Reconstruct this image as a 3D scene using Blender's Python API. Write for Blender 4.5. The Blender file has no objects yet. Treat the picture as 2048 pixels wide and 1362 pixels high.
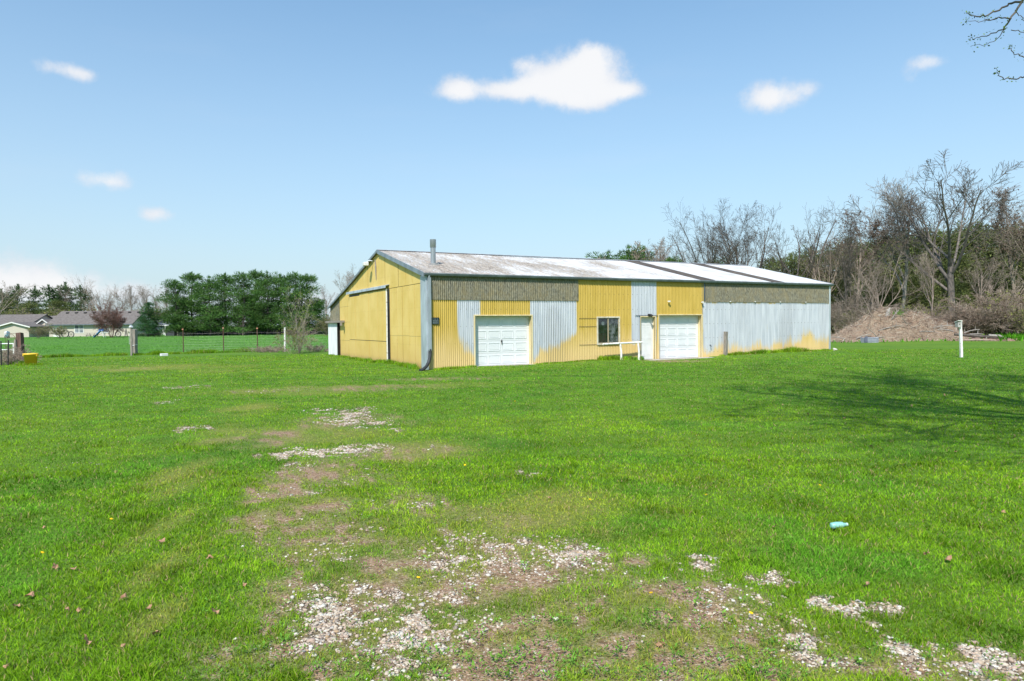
import bpy, math, random
import numpy as np
from mathutils import Vector, Matrix

SC = bpy.context.scene
COL = SC.collection
rad = math.radians

# ------------------------------------------------------------------ camera
F_PX, IMG_W, IMG_H = 1378.2, 2048, 1362
CAM = np.array([-9.994, -26.554, 1.719])
YAW, PITCH, ROLL = rad(27.659), rad(-1.268), rad(-0.608)
FW = np.array([math.sin(YAW), math.cos(YAW), 0.0])
RT = np.array([math.cos(YAW), -math.sin(YAW), 0.0])
UP = np.array([0, 0, 1.0])
f2 = FW*math.cos(PITCH) + UP*math.sin(PITCH)
u2 = UP*math.cos(PITCH) - FW*math.sin(PITCH)
r3 = RT*math.cos(ROLL) + u2*math.sin(ROLL)
u3 = u2*math.cos(ROLL) - RT*math.sin(ROLL)
cam_data = bpy.data.cameras.new('camera')
cam_data.sensor_width = 36
cam_data.lens = F_PX/IMG_W*36
cam_data.clip_start = 0.05
cam_data.clip_end = 6000
cam = bpy.data.objects.new('camera', cam_data)
COL.objects.link(cam)
mw = Matrix.Identity(4)
for i in range(3):
    mw[i][0], mw[i][1], mw[i][2], mw[i][3] = r3[i], u3[i], -f2[i], CAM[i]
cam.matrix_world = mw
SC.camera = cam

# ------------------------------------------------------------------ light, exposure
LIGHT = np.array([0.232, 0.235, -0.385]); LIGHT /= np.linalg.norm(LIGHT)
sun_el = math.asin(-LIGHT[2])
sun_az = math.atan2(-LIGHT[0], -LIGHT[1])        # from +Y towards +X
sd = bpy.data.lights.new('sun', 'SUN')
sd.energy = 4.9
sd.angle = rad(0.5)
sd.color = (1.0, 0.955, 0.88)
sun = bpy.data.objects.new('sun', sd)
sun.rotation_euler = Vector(LIGHT).to_track_quat('-Z', 'Y').to_euler()
sun.location = (-20, -30, 40)
COL.objects.link(sun)
SC.view_settings.view_transform = 'Standard'
SC.view_settings.look = 'None'
SC.view_settings.gamma = 1
SC.view_settings.exposure = 0.30

world = bpy.data.worlds.new('World')
SC.world = world
world.use_nodes = True
wt = world.node_tree
wt.nodes.clear()
class NT:
    """small node writer"""
    def __init__(s, tree): s.t = tree
    def n(s, kind, **kw):
        nd = s.t.nodes.new(kind)
        for k, v in kw.items():
            if k.startswith('i_'):
                nd.inputs[k[2:].replace('_', ' ')].default_value = v
            else: setattr(nd, k, v)
        return nd
    def l(s, a, b): s.t.links.new(a, b)
    def val(s, x, sock):
        if isinstance(x, (int, float)): sock.default_value = x
        else: s.l(x, sock)
    def m(s, op, a, b=0.0, c=0.0, clamp=False):
        nd = s.n('ShaderNodeMath', operation=op, use_clamp=clamp)
        s.val(a, nd.inputs[0]); s.val(b, nd.inputs[1]); s.val(c, nd.inputs[2])
        return nd.outputs[0]
    def noise(s, vec, scale, detail=4, rough=0.55, dist=0.0):
        nd = s.n('ShaderNodeTexNoise')
        if vec is not None: s.l(vec, nd.inputs['Vector'])
        nd.inputs['Scale'].default_value = scale
        nd.inputs['Detail'].default_value = detail
        nd.inputs['Roughness'].default_value = rough
        nd.inputs['Distortion'].default_value = dist
        return nd.outputs['Fac']
    def mapv(s, vec, scale=(1, 1, 1), loc=(0, 0, 0), rot=(0, 0, 0)):
        nd = s.n('ShaderNodeMapping')
        s.l(vec, nd.inputs[0])
        nd.inputs['Scale'].default_value = scale
        nd.inputs['Location'].default_value = loc
        nd.inputs['Rotation'].default_value = rot
        return nd.outputs[0]
    def ss(s, x, lo, hi):
        nd = s.n('ShaderNodeMapRange', interpolation_type='SMOOTHSTEP')
        s.val(x, nd.inputs[0]); nd.inputs[1].default_value = lo; nd.inputs[2].default_value = hi
        return nd.outputs[0]
    def mix(s, fac, a, b, mode='MIX'):
        nd = s.n('ShaderNodeMix', data_type='RGBA', blend_type=mode)
        s.val(fac, nd.inputs[0])
        for x, k in ((a, 6), (b, 7)):
            if isinstance(x, (tuple, list)): nd.inputs[k].default_value = (*x[:3], 1)
            else: s.l(x, nd.inputs[k])
        return nd.outputs[2]
N = NT(wt)
sky = N.n('ShaderNodeTexSky', sky_type='NISHITA')
sky.sun_disc = False
sky.sun_elevation = sun_el
sky.sun_rotation = sun_az
sky.altitude = 0
sky.air_density = 1.0
sky.dust_density = 0.5
sky.ozone_density = 3.0
gen = N.n('ShaderNodeTexCoord').outputs['Generated']
sep = N.n('ShaderNodeSeparateXYZ'); N.l(gen, sep.inputs[0])
az = N.m('ARCTAN2', sep.outputs[0], sep.outputs[1])
el = N.m('ARCSINE', sep.outputs[2])
def pix_dir(u, v):
    q = f2 + r3*(u-1024)/F_PX + u3*(681-v)/F_PX
    q = q/np.linalg.norm(q)
    return math.atan2(q[0], q[1]), math.asin(q[2])
HAZE_K = .97
TINT = (1.38, 2.08, 2.16)
n1 = N.noise(gen, 9, 6, 0.6)
n2 = N.noise(gen, 34, 9, 0.66)
wob = N.m('ADD', N.m('MULTIPLY', N.m('SUBTRACT', n1, 0.5), 1.1), N.m('MULTIPLY', N.m('SUBTRACT', n2, 0.5), 2.1))
# fair-weather clouds: u, v, half-width, half-height, opacity
CLOUDS = [(1165, 150, 84, 46, 1.2), (1085, 172, 80, 28, .85), (925, 178, 46, 26, .85), (1250, 182, 46, 16, .8), (1040, 128, 30, 15, .5),
          (1005, 182, 50, 17, .6), (1175, 205, 70, 18, .6), (1195, 106, 34, 18, .5), (890, 184, 50, 16, .3),
          (1540, 194, 58, 28, .95), (1618, 178, 24, 14, .35), (1855, 124, 34, 15, .9), (1820, 158, 16, 12, .4),
          (130, 138, 52, 15, .75), (168, 156, 18, 12, .3), (212, 358, 46, 20, .75), (312, 428, 34, 16, .75),
          (10, 548, 130, 44, .75), (150, 580, 260, 26, .55), (620, 600, 240, 24, .38), (1150, 610, 600, 30, .25)]
total = None
for (u, v, ru, rv, op) in CLOUDS:
    a0, e0 = pix_dir(u, v)
    q = N.m('POWER', N.m('DIVIDE', N.m('SUBTRACT', az, a0), ru/F_PX), 2)
    r = N.m('POWER', N.m('DIVIDE', N.m('SUBTRACT', el, e0), rv/F_PX), 2)
    b = N.m('MULTIPLY', N.m('EXPONENT', N.m('MULTIPLY', N.m('ADD', q, r), -1.0)), op)
    total = b if total is None else N.m('ADD', total, b)
front = N.m('GREATER_THAN', N.m('COSINE', N.m('SUBTRACT', az, YAW)), 0.2)
total = N.m('MULTIPLY', total, front)
ragged = N.m('MULTIPLY', wob, N.m('MINIMUM', N.m('MULTIPLY', total, 1.6), .55))
mask = N.m('MULTIPLY', N.ss(N.m('ADD', total, ragged), 0.20, 1.0), .95)
wisp = N.m('MULTIPLY', N.ss(N.noise(N.mapv(gen, (1, 1, 5)), 3.0, 5), 0.5, 0.9), 0.10)
haze = N.m('MULTIPLY', N.m('POWER', N.m('SUBTRACT', 1.0, el, clamp=True), 2.7), HAZE_K)
graded = N.mix(1.0, sky.outputs[0], TINT, 'MULTIPLY')
hazed = N.mix(haze, graded, (6.5, 7.3, 7.9))
ccol = N.mix(N.ss(N.m('ADD', N.m('MULTIPLY', total, .55), N.m('MULTIPLY', N.noise(gen, 22, 6), .6)), .35, .95), (7.9, 8.3, 9.1), (9.9, 9.9, 10.0))
skyc = N.mix(N.m('MAXIMUM', mask, wisp), hazed, ccol)
bg = N.n('ShaderNodeBackground'); bg.inputs['Strength'].default_value = 0.079
N.l(skyc, bg.inputs[0])
wo = N.n('ShaderNodeOutputWorld'); N.l(bg.outputs[0], wo.inputs[0])

# ------------------------------------------------------------------ places
def horizon(u): return 661.4 - 0.01065*u
def spot(u, v, z=0.0):
    """ground point seen in that direction"""
    q = f2 + r3*(u-1024)/F_PX + u3*(681-v)/F_PX
    t = (z-CAM[2])/q[2]
    return CAM + q*t, t
def loc(u, D, v=None):
    q = f2 + r3*(u-1024)/F_PX + u3*(681-(horizon(u) if v is None else v))/F_PX
    return CAM + q*D
def sst(x, a, b):
    t = np.clip((x-a)/(b-a), 0, 1); return t*t*(3-2*t)
def _h(ix, iy, seed):
    n = (ix.astype(np.int64)*374761393 + iy.astype(np.int64)*668265263 + seed*1442695041) & 0x7fffffff
    n = ((n ^ (n >> 13))*1274126177) & 0x7fffffff
    n = (n ^ (n >> 16)) & 0xffff
    return n/65535.0
def vnoise(x, y, s, seed=0, octv=3):
    x = np.asarray(x, float)/s; y = np.asarray(y, float)/s
    out = 0; amp = 1; tot = 0
    for o in range(octv):
        ix = np.floor(x); iy = np.floor(y); fx = x-ix; fy = y-iy
        fx = fx*fx*(3-2*fx); fy = fy*fy*(3-2*fy)
        a = _h(ix, iy, seed+o); b = _h(ix+1, iy, seed+o); c = _h(ix, iy+1, seed+o); d = _h(ix+1, iy+1, seed+o)
        out = out + amp*((a*(1-fx)+b*fx)*(1-fy)+(c*(1-fx)+d*fx)*fy)
        tot += amp; amp *= .5; x = x*2.03+11.7; y = y*2.03+5.3
    return out/tot
def gz(x, y):
    x = np.asarray(x, float); y = np.asarray(y, float)
    fwd = (x-CAM[0])*FW[0] + (y-CAM[1])*FW[1]
    z = 0.10*(vnoise(x, y, 7.0, 3, 2)-0.5) + 0.03*(vnoise(x, y, 1.3, 9, 2)-0.5)
    nearwall = np.exp(-np.maximum(0, np.abs(y+0.2)-0.3)/1.2)*((x > -1) & (x < 25))
    line = np.interp(x, [-1, 0, 2.1, 4.9, 6.6, 8, 9, 10.2, 10.9, 14.7, 16, 18.2, 20.5, 24.5], [-.08, -.07, .0, -.02, .02, .06, .06, .03, -.02, -.03, .04, .07, .10, .08])
    z = z*(1-nearwall) + line*nearwall
    side = np.exp(-np.maximum(0, np.abs(x+0.2)-0.3)/1.0)*((y > -1) & (y < 17))
    gl = np.interp(y, [-1, 0, .9, 3, 5, 6.8, 9.5, 14.6, 17.2], [-.08, -.07, -.06, .03, .02, -.08, -.02, .0, -.04])
    z = z*(1-side) + gl*side
    z = z*(0.4+0.6*sst(fwd, 2, 12))
    inside = (x > 0.1) & (x < 24.4) & (y > 0.15) & (y < 16.8)
    z = np.where(inside, -0.06, z)
    z = z + 0.45*sst(fwd, 62, 128) + 1.5*sst(fwd, 200, 600)
    return z
def G(x, y): return float(gz(np.array([x]), np.array([y]))[0])
def on(u, D):
    p = loc(u, D); return Vector((p[0], p[1], G(p[0], p[1])))
def hgt(u, D, vtop):
    p = on(u, D); return (horizon(u)-vtop)*D/F_PX + CAM[2] - p.z

# ------------------------------------------------------------------ things
def tag(o, label, cat, group=None, kind=None):
    if label: o['label'] = label
    if cat: o['category'] = cat
    if group: o['group'] = group
    if kind: o['kind'] = kind
    return o
def thing(name, label, cat, at=(0, 0, 0), rz=0, group=None):
    o = bpy.data.objects.new(name, None); COL.objects.link(o)
    o.location = at; o.rotation_euler = (0, 0, rz); o.empty_display_size = .2
    return tag(o, label, cat, group)
def link(name, me, mat, parent=None):
    o = bpy.data.objects.new(name, me)
    if mat is not None and len(me.materials) == 0: me.materials.append(mat)
    COL.objects.link(o)
    if parent is not None: o.parent = parent
    return o
def bulk(name, V, Fc, k, mat, parent=None, smooth=False, col=None, attrs=None):
    """numpy mesh of k-sided faces (Fc: n x k)"""
    me = bpy.data.meshes.new(name)
    V = np.asarray(V, np.float32); Fc = np.asarray(Fc, np.int32)
    nf = len(Fc)
    me.vertices.add(len(V)); me.vertices.foreach_set('co', V.ravel())
    me.loops.add(nf*k); me.loops.foreach_set('vertex_index', Fc.ravel())
    me.polygons.add(nf)
    me.polygons.foreach_set('loop_start', np.arange(0, nf*k, k, dtype=np.int32))
    me.polygons.foreach_set('loop_total', np.full(nf, k, np.int32))
    me.polygons.foreach_set('use_smooth', np.full(nf, smooth, bool))
    me.update(calc_edges=True)
    if col is not None:
        a = me.color_attributes.new('Col', 'FLOAT_COLOR', 'POINT')
        c = np.ones((len(V), 4), np.float32); c[:, :3] = col
        a.data.foreach_set('color', c.ravel())
    for nm, arr in (attrs or {}).items():
        a = me.attributes.new(nm, 'FLOAT', 'POINT')
        a.data.foreach_set('value', np.asarray(arr, np.float32))
    if name is None: return me
    return link(name, me, mat, parent)
class MB:
    def __init__(s): s.v = []; s.f = []; s.sm = []
    def add(s, vs, fs, smooth=False):
        b = len(s.v); s.v += [tuple(map(float, p)) for p in vs]
        s.f += [tuple(b+i for i in f) for f in fs]; s.sm += [smooth]*len(fs)
        return s
    def box(s, x0, x1, y0, y1, z0, z1, M=None):
        vs = [(x, y, z) for z in (z0, z1) for y in (y0, y1) for x in (x0, x1)]
        if M is not None: vs = [tuple(M @ Vector(p)) for p in vs]
        return s.add(vs, [(0, 2, 3, 1), (4, 5, 7, 6), (0, 1, 5, 4), (2, 6, 7, 3), (0, 4, 6, 2), (1, 3, 7, 5)])
    def prism(s, poly, axis, a, b):
        """extrude a 2-D polygon along axis (0=x: poly is y,z; 1=y: x,z; 2=z: x,y)"""
        def P(p, t): return (t, p[0], p[1]) if axis == 0 else (p[0], t, p[1]) if axis == 1 else (p[0], p[1], t)
        n = len(poly)
        vs = [P(p, a) for p in poly] + [P(p, b) for p in poly]
        fs = [tuple(range(n)), tuple(range(2*n-1, n-1, -1))] + [(i, i+n, (i+1) % n+n, (i+1) % n) for i in range(n)]
        return s.add(vs, fs)
    def tube(s, pts, r, n=8, caps=True):
        pts = [Vector(p) for p in pts]
        rs = r if isinstance(r, (list, tuple)) else [r]*len(pts)
        vs = []; fs = []
        ref = None
        for i, p in enumerate(pts):
            t = (pts[min(i+1, len(pts)-1)] - pts[max(i-1, 0)]).normalized()
            if ref is None: ref = Vector((1, 0, 0)) if abs(t.x) < .8 else Vector((0, 1, 0))
            a = t.cross(ref).normalized(); b = t.cross(a).normalized(); ref = a.cross(t)
            for k in range(n):
                w = 2*math.pi*k/n; vs.append(p + (a*math.cos(w)+b*math.sin(w))*rs[i])
        for i in range(len(pts)-1):
            for k in range(n):
                fs.append((i*n+k, i*n+(k+1) % n, (i+1)*n+(k+1) % n, (i+1)*n+k))
        s.add(vs, fs, n > 5)
        if caps:
            s.add(vs[:n], [tuple(range(n-1, -1, -1))]); s.add(vs[-n:], [tuple(range(n))])
        return s
    def build(s, name, mat, parent=None, bevel=0):
        me = bpy.data.meshes.new(name); me.from_pydata(s.v, [], s.f)
        me.polygons.foreach_set('use_smooth', s.sm); me.update()
        if True:
            import bmesh
            bm = bmesh.new(); bm.from_mesh(me); bmesh.ops.recalc_face_normals(bm, faces=bm.faces)
            if bevel: bmesh.ops.bevel(bm, geom=bm.edges[:], offset=bevel, segments=1, affect='EDGES')
            bm.to_mesh(me); bm.free()
        return link(name, me, mat, parent)
def copy_tree(o, parent=None):
    c = o.copy(); COL.objects.link(c); c.parent = parent
    for ch in [x for x in bpy.data.objects if x.parent == o]: copy_tree(ch, c)
    return c

# ------------------------------------------------------------------ materials
def newmat(name):
    m = bpy.data.materials.new(name); m.use_nodes = True
    t = m.node_tree; t.nodes.clear()
    n = NT(t); out = n.n('ShaderNodeOutputMaterial')
    return m, n, out
def principled(n, out, col, rough=.8, metal=0.0, bump=None, bstr=.3, bdist=.02, spec=.4):
    p = n.n('ShaderNodeBsdfPrincipled')
    if isinstance(col, (tuple, list)): p.inputs['Base Color'].default_value = (*col[:3], 1)
    else: n.l(col, p.inputs['Base Color'])
    n.val(rough, p.inputs['Roughness']); n.val(metal, p.inputs['Metallic'])
    p.inputs['Specular IOR Level'].default_value = spec
    if bump is not None:
        b = n.n('ShaderNodeBump'); b.inputs['Strength'].default_value = bstr; b.inputs['Distance'].default_value = bdist
        n.l(bump, b.inputs['Height']); n.l(b.outputs[0], p.inputs['Normal'])
    n.l(p.outputs[0], out.inputs[0]); return p
def mat2(name, c1, c2, scale=4, rough=.8, metal=0.0, stretch=(1, 1, 1), bstr=.25, lo=.35, hi=.65, detail=5, c3=None, s3=1.0):
    """two (or three) tones broken up by noise, with a fine bump"""
    m, n, out = newmat(name)
    oc = n.n('ShaderNodeTexCoord').outputs['Object']
    v = n.mapv(oc, stretch)
    nz = n.noise(v, scale, detail)
    c = n.mix(n.ss(nz, lo, hi), c1, c2)
    if c3: c = n.mix(n.ss(n.noise(v, s3, 6, .65), .55, .7), c, c3)
    principled(n, out, c, rough, metal, n.noise(v, scale*6, 3), bstr, .01)
    return m
def leafmat(name, trans=.3, rough=.6):
    m, n, out = newmat(name)
    a = n.n('ShaderNodeAttribute', attribute_name='Col').outputs['Color']
    d = n.n('ShaderNodeBsdfDiffuse'); n.l(a, d.inputs[0])
    t = n.n('ShaderNodeBsdfTranslucent'); n.l(a, t.inputs[0])
    x = n.n('ShaderNodeMixShader'); x.inputs[0].default_value = trans
    n.l(d.outputs[0], x.inputs[1]); n.l(t.outputs[0], x.inputs[2])
    n.l(x.outputs[0], out.inputs[0]); return m
# ------------------------------------------------------------------ ground cover masks (world places)
def blobs(lst, x, y):
    """soft elliptical patches: photo place (u,v) and half-sizes turned into metres on the ground"""
    out = np.zeros_like(x)
    for (u, v, ru, rv, w, *tilt) in lst:
        p, d = spot(u, v); a = ru*d/F_PX; b = rv*d*d/(F_PX*CAM[2])
        dx = x-p[0]; dy = y-p[1]
        s = (dx*RT[0]+dy*RT[1]); t = (dx*FW[0]+dy*FW[1])
        out = np.maximum(out, w*np.exp(-((s/a)**2+(t/b)**2)*.7))
    return out
GRAVEL = [(915, 1105, 44, 30, 1), (950, 1130, 30, 22, .85), (1030, 1095, 70, 18, .62), (1110, 1110, 60, 26, .5), (650, 1192, 42, 22, .95), (690, 1185, 40, 16, .6),
          (800, 1192, 40, 14, .7), (880, 1200, 40, 14, .6), (700, 1262, 90, 30, .92), (800, 1275, 70, 30, .85), (860, 1255, 60, 25, .9), (640, 1250, 36, 22, .95), (830, 1345, 50, 20, .6), (900, 1240, 60, 16, .7),
          (1430, 1125, 50, 14, .95), (1530, 1158, 46, 20, .95), (1735, 1215, 62, 24, 1), (1645, 1208, 30, 13, .85), (1575, 1265, 40, 24, .8),
          (1620, 1310, 40, 30, .95), (1755, 1275, 26, 16, .7), (1960, 1325, 95, 34, 1), (1900, 1300, 40, 20, .8), (1830, 1310, 30, 16, .6), (1460, 1190, 50, 14, .5), (1500, 1230, 60, 18, .4),
          (560, 908, 36, 8, .85), (615, 902, 46, 8, .95), (690, 899, 52, 8, .98), (740, 895, 24, 6, .6), (590, 930, 30, 8, .55), (638, 985, 16, 5, .8), (840, 1010, 16, 4, .75),
          (650, 820, 36, 5, .75), (712, 825, 22, 9, .95), (745, 842, 42, 6, .8), (790, 856, 24, 4, .7), (685, 835, 30, 6, .7), (385, 856, 34, 5, .95), (1060, 944, 24, 5, .8), (150, 932, 60, 5, .45),
          (865, 893, 16, 3, .7), (340, 802, 20, 3, .6), (370, 772, 40, 3, .5), (750, 1060, 20, 6, .7), (660, 1105, 50, 12, .45), (1160, 1095, 40, 12, .5), (500, 780, 60, 3, .3)]
SOIL = [(620, 1040, 110, 40, .62), (900, 1110, 240, 40, .72), (1240, 1200, 240, 60, .66), (1450, 1280, 200, 60, .75), (1750, 1330, 180, 30, .6), (560, 1180, 100, 50, .6), (480, 1320, 120, 40, .5), (760, 900, 150, 20, .5), (640, 945, 90, 30, .8), (570, 975, 70, 26, .75), (700, 960, 60, 16, .6), (540, 1030, 60, 30, .7), (620, 1100, 110, 40, .7), (820, 1170, 260, 60, .8), (1050, 1150, 220, 66, .78), (1000, 1100, 200, 30, .7),
        (760, 1270, 220, 70, .85), (1000, 1290, 260, 80, .85), (1300, 1300, 260, 70, .85), (1180, 1210, 160, 44, .7), (1400, 1220, 130, 50, .7), (1560, 1290, 120, 44, .7),
        (1930, 1330, 160, 36, .8), (730, 775, 190, 6, .45), (700, 840, 120, 16, .5), (560, 870, 110, 22, .42), (1600, 1340, 240, 30, .6), (820, 1000, 100, 22, .5), (930, 1040, 140, 26, .45),
        (400, 1290, 70, 30, .45), (1250, 1120, 120, 26, .45), (880, 757, 120, 3, .5), (1360, 722, 60, 3, .6), (260, 738, 60, 3, .35), (1120, 850, 60, 6, .2)]
YEL = [(300, 1250, 60, 90, .9), (330, 1050, 50, 70, .9), (370, 940, 50, 40, .9), (430, 860, 50, 22, .9), (500, 812, 60, 12, .9), (600, 785, 90, 8, .85), (560, 960, 60, 60, .8), (820, 905, 120, 30, .7), (1080, 1010, 160, 40, .75), (1500, 1080, 160, 40, .6), (1750, 1180, 200, 60, .5), (640, 1010, 140, 50, .8), (330, 1130, 55, 120, .8), (350, 980, 60, 60, .8), (420, 880, 60, 30, .75), (490, 825, 70, 20, .7), (640, 870, 140, 40, .75), (560, 780, 160, 14, .65),
       (900, 770, 220, 9, .6), (760, 960, 200, 60, .6), (980, 1040, 260, 60, .75), (1200, 1080, 260, 60, .6), (700, 1100, 280, 90, .7), (1000, 1250, 500, 110, .65),
       (300, 735, 240, 7, .8), (480, 742, 160, 5, .6), (1400, 1000, 200, 60, .35), (1450, 1200, 200, 70, .5), (250, 1290, 120, 60, .4), (1900, 1150, 90, 50, .25), (1340, 720, 90, 4, .6), (1280, 950, 90, 20, .3)]
def masks(x, y):
    n1 = vnoise(x, y, .42, 21, 4); n2 = vnoise(x, y, .16, 31, 3); n3 = vnoise(x, y, 1.6, 41, 3)
    g = blobs(GRAVEL, x, y); s = blobs(SOIL, x, y); w = blobs(YEL, x, y)
    n4 = vnoise(x, y, .07, 35, 2)
    n5 = vnoise(x, y, .16, 37, 3)
    gravel = sst(g*1.02+(n2-.5)*1.3+(n5-.5)*1.7+(n4-.5)*.9, .52, 1.0)*sst(g, .06, .3)
    soil = sst(s*1.0+(n1-.5)*1.1+(n5-.5)*2.0+(n2-.5)*1.0+(n4-.5)*.7, .40, .92)*sst(s, .10, .38)
    thin = sst(s+(n1-.5)*.5, .12, .5)*(.25+.75*sst(n4+n5*.6, .55, 1.0))*.62
    soil = np.maximum(np.maximum(soil, gravel*.9), thin)
    yel = sst(w*.9+(n3-.5)*.7+(n1-.5)*.35, .30, .95)
    yel = np.maximum(yel, sst(s*.9+(n1-.5)*.5, .25, .8)*.8)
    return gravel, soil, yel

# ------------------------------------------------------------------ ground sheet
def ground():
    nr, na = 300, 640
    r = np.concatenate([[0.0], np.exp(np.linspace(math.log(.6), math.log(2600), nr))])
    # finer angles towards the yard, whole circle closed
    t = np.linspace(-1, 1, na, endpoint=False)
    a = math.pi*(0.35*t+0.65*t**3)
    X = CAM[0] + r[:, None]*(np.sin(a+YAW))[None]; Y = CAM[1] + r[:, None]*(np.cos(a+YAW))[None]
    x = X.ravel(); y = Y.ravel(); z = gz(x, y)
    g, s, w = masks(x, y)
    i = np.arange(nr)[:, None]*na; j = np.arange(na)[None]; j2 = (j+1) % na
    Fc = np.stack([i+j, i+j2, i+na+j2, i+na+j], -1).reshape(-1, 4)[:, ::-1]
    m, n, out = newmat('ground_turf')
    pos = n.n('ShaderNodeNewGeometry').outputs['Position']
    def at(nm): return n.n('ShaderNodeAttribute', attribute_name=nm).outputs['Fac']
    a_ = n.noise(pos, .22, 4); b_ = n.noise(pos, 1.7, 6, .65); c_ = n.noise(pos, 22, 5, .7); e_ = n.noise(pos, .05, 3)
    green = n.mix(n.ss(b_, .3, .7), (.075, .185, .02), (.155, .285, .034))
    green = n.mix(n.ss(a_, .35, .7), green, (.155, .27, .032))
    green = n.mix(n.ss(c_, .3, .72), n.mix(.62, green, (.05, .10, .018)), green)
    yl = n.mix(n.ss(c_, .3, .7), (.15, .17, .035), (.30, .30, .07))
    green = n.mix(n.m('MULTIPLY', at('yellow'), .8), green, yl)
    so = n.mix(n.ss(c_, .35, .65), (.17, .098, .060), (.40, .26, .168))
    so = n.mix(n.ss(n.noise(pos, 60, 3), .55, .62), so, (.48, .38, .29))
    c = n.mix(at('soil'), green, so)
    field = n.mix(n.ss(b_, .3, .75), (.07, .18, .035), (.12, .25, .045))
    c = n.mix(at('field'), c, field)
    v = n.n('ShaderNodeTexVoronoi'); n.l(pos, v.inputs['Vector']); v.inputs['Scale'].default_value = 34
    peb = n.mix(n.ss(v.outputs['Distance'], .2, .55), (.42, .36, .30), (.14, .10, .07))
    c = n.mix(at('gravel'), c, peb)
    hb = n.m('ADD', c_, n.m('MULTIPLY', n.noise(pos, 70, 3), .7))
    principled(n, out, c, .95, 0, hb, .8, .03, spec=.1)
    fwd = (x-CAM[0])*FW[0]+(y-CAM[1])*FW[1]
    o = bulk('ground', np.stack([x, y, z], 1), Fc, 4, m, None, True,
             attrs=dict(soil=s, gravel=g, yellow=w, field=field_mask(x, y)))
    tag(o, None, None, None, 'structure')
def field_mask(x, y):
    n = vnoise(x, y, 2.0, 77, 2)*1.6
    return sst(y-25.2-n, -.3, .6)*((x < 14))
ground()

# ------------------------------------------------------------------ grass
def blades(name, label, pts, w, h, colr, seg=2, lean=.55, seed=1, kind='stuff', cat='grass'):
    rng = np.random.default_rng(seed); n = len(pts)
    az = rng.uniform(0, 2*np.pi, n); la = rng.uniform(0, 2*np.pi, n); ln = rng.uniform(.15, 1, n)*lean
    side = np.stack([np.cos(az), np.sin(az), np.zeros(n)], 1)*w[:, None]*.5
    L = np.stack([np.cos(la)*ln, np.sin(la)*ln, np.ones(n)], 1)
    L /= np.linalg.norm(L, axis=1)[:, None]
    tip = pts + L*h[:, None] + np.stack([np.cos(la)*ln, np.sin(la)*ln, -ln*.35], 1)*h[:, None]*.45
    if seg == 2:
        mid = pts + L*h[:, None]*.55
        V = np.stack([pts-side, pts+side, mid+side*.8, mid-side*.8, tip], 1)
        b = np.arange(n)[:, None]*5
        Fc = np.concatenate([b+[0, 1, 2], b+[0, 2, 3], b+[3, 2, 4]], 1).reshape(-1, 3); k = 5
    else:
        V = np.stack([pts-side, pts+side, tip], 1); b = np.arange(n)[:, None]*3
        Fc = (b+[0, 1, 2]).reshape(-1, 3); k = 3
    o = bulk(name, V.reshape(-1, 3), Fc, 3, GRASS, None, False, np.repeat(colr, k, 0))
    return tag(o, label, cat, None, kind)
GRASS = leafmat('grass_blade', .38)
def green_tones(x, y, rng, yel):
    n = len(x)
    a = vnoise(x, y, 2.6, 51, 3)[:, None]; b = vnoise(x, y, .35, 61, 3)[:, None]; r = rng.random((n, 1))
    c = np.array([.140, .325, .016])*(1-a)+np.array([.300, .455, .022])*a
    e = vnoise(x, y, 1.1, 55, 3)[:, None]
    c = c+(np.array([.080, .305, .035])-c)*sst(e, .52, .75)*.5
    c = c*(.56+.82*b)*(.45+1.1*r)
    # lusher, deeper green turf across the middle of the yard
    lush = (sst(-y, 1, 6)*(1-sst(-y, 12, 19))*sst(x, -8, 2)*(.6+.4*vnoise(x, y, 3.5, 57, 2)))[:, None]
    c = c*(1-lush*np.array([.38, .20, .05]))
    dark = sst(vnoise(x, y, .5, 71, 2), .58, .75)[:, None]
    c = c*(1-dark*.35*np.array([1, .8, .9]))
    stripe = (np.sin((x*.45+y*.89)*2*np.pi/2.1+3*vnoise(x, y, 9, 5, 2)) > 0)[:, None]
    c = c*(1+.15*(stripe-.5))
    straw = np.array([.44, .43, .075])*(.65+.7*r)
    k = np.clip(yel[:, None]*.85+(rng.random((n, 1)) < .05)*.6, 0, 1)
    c = c*(1-k)+straw*k
    dry = (rng.random((n, 1)) < .07+.22*yel[:, None])
    return np.where(dry, np.array([.46, .35, .17])*(.55+.7*r), c)
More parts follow.
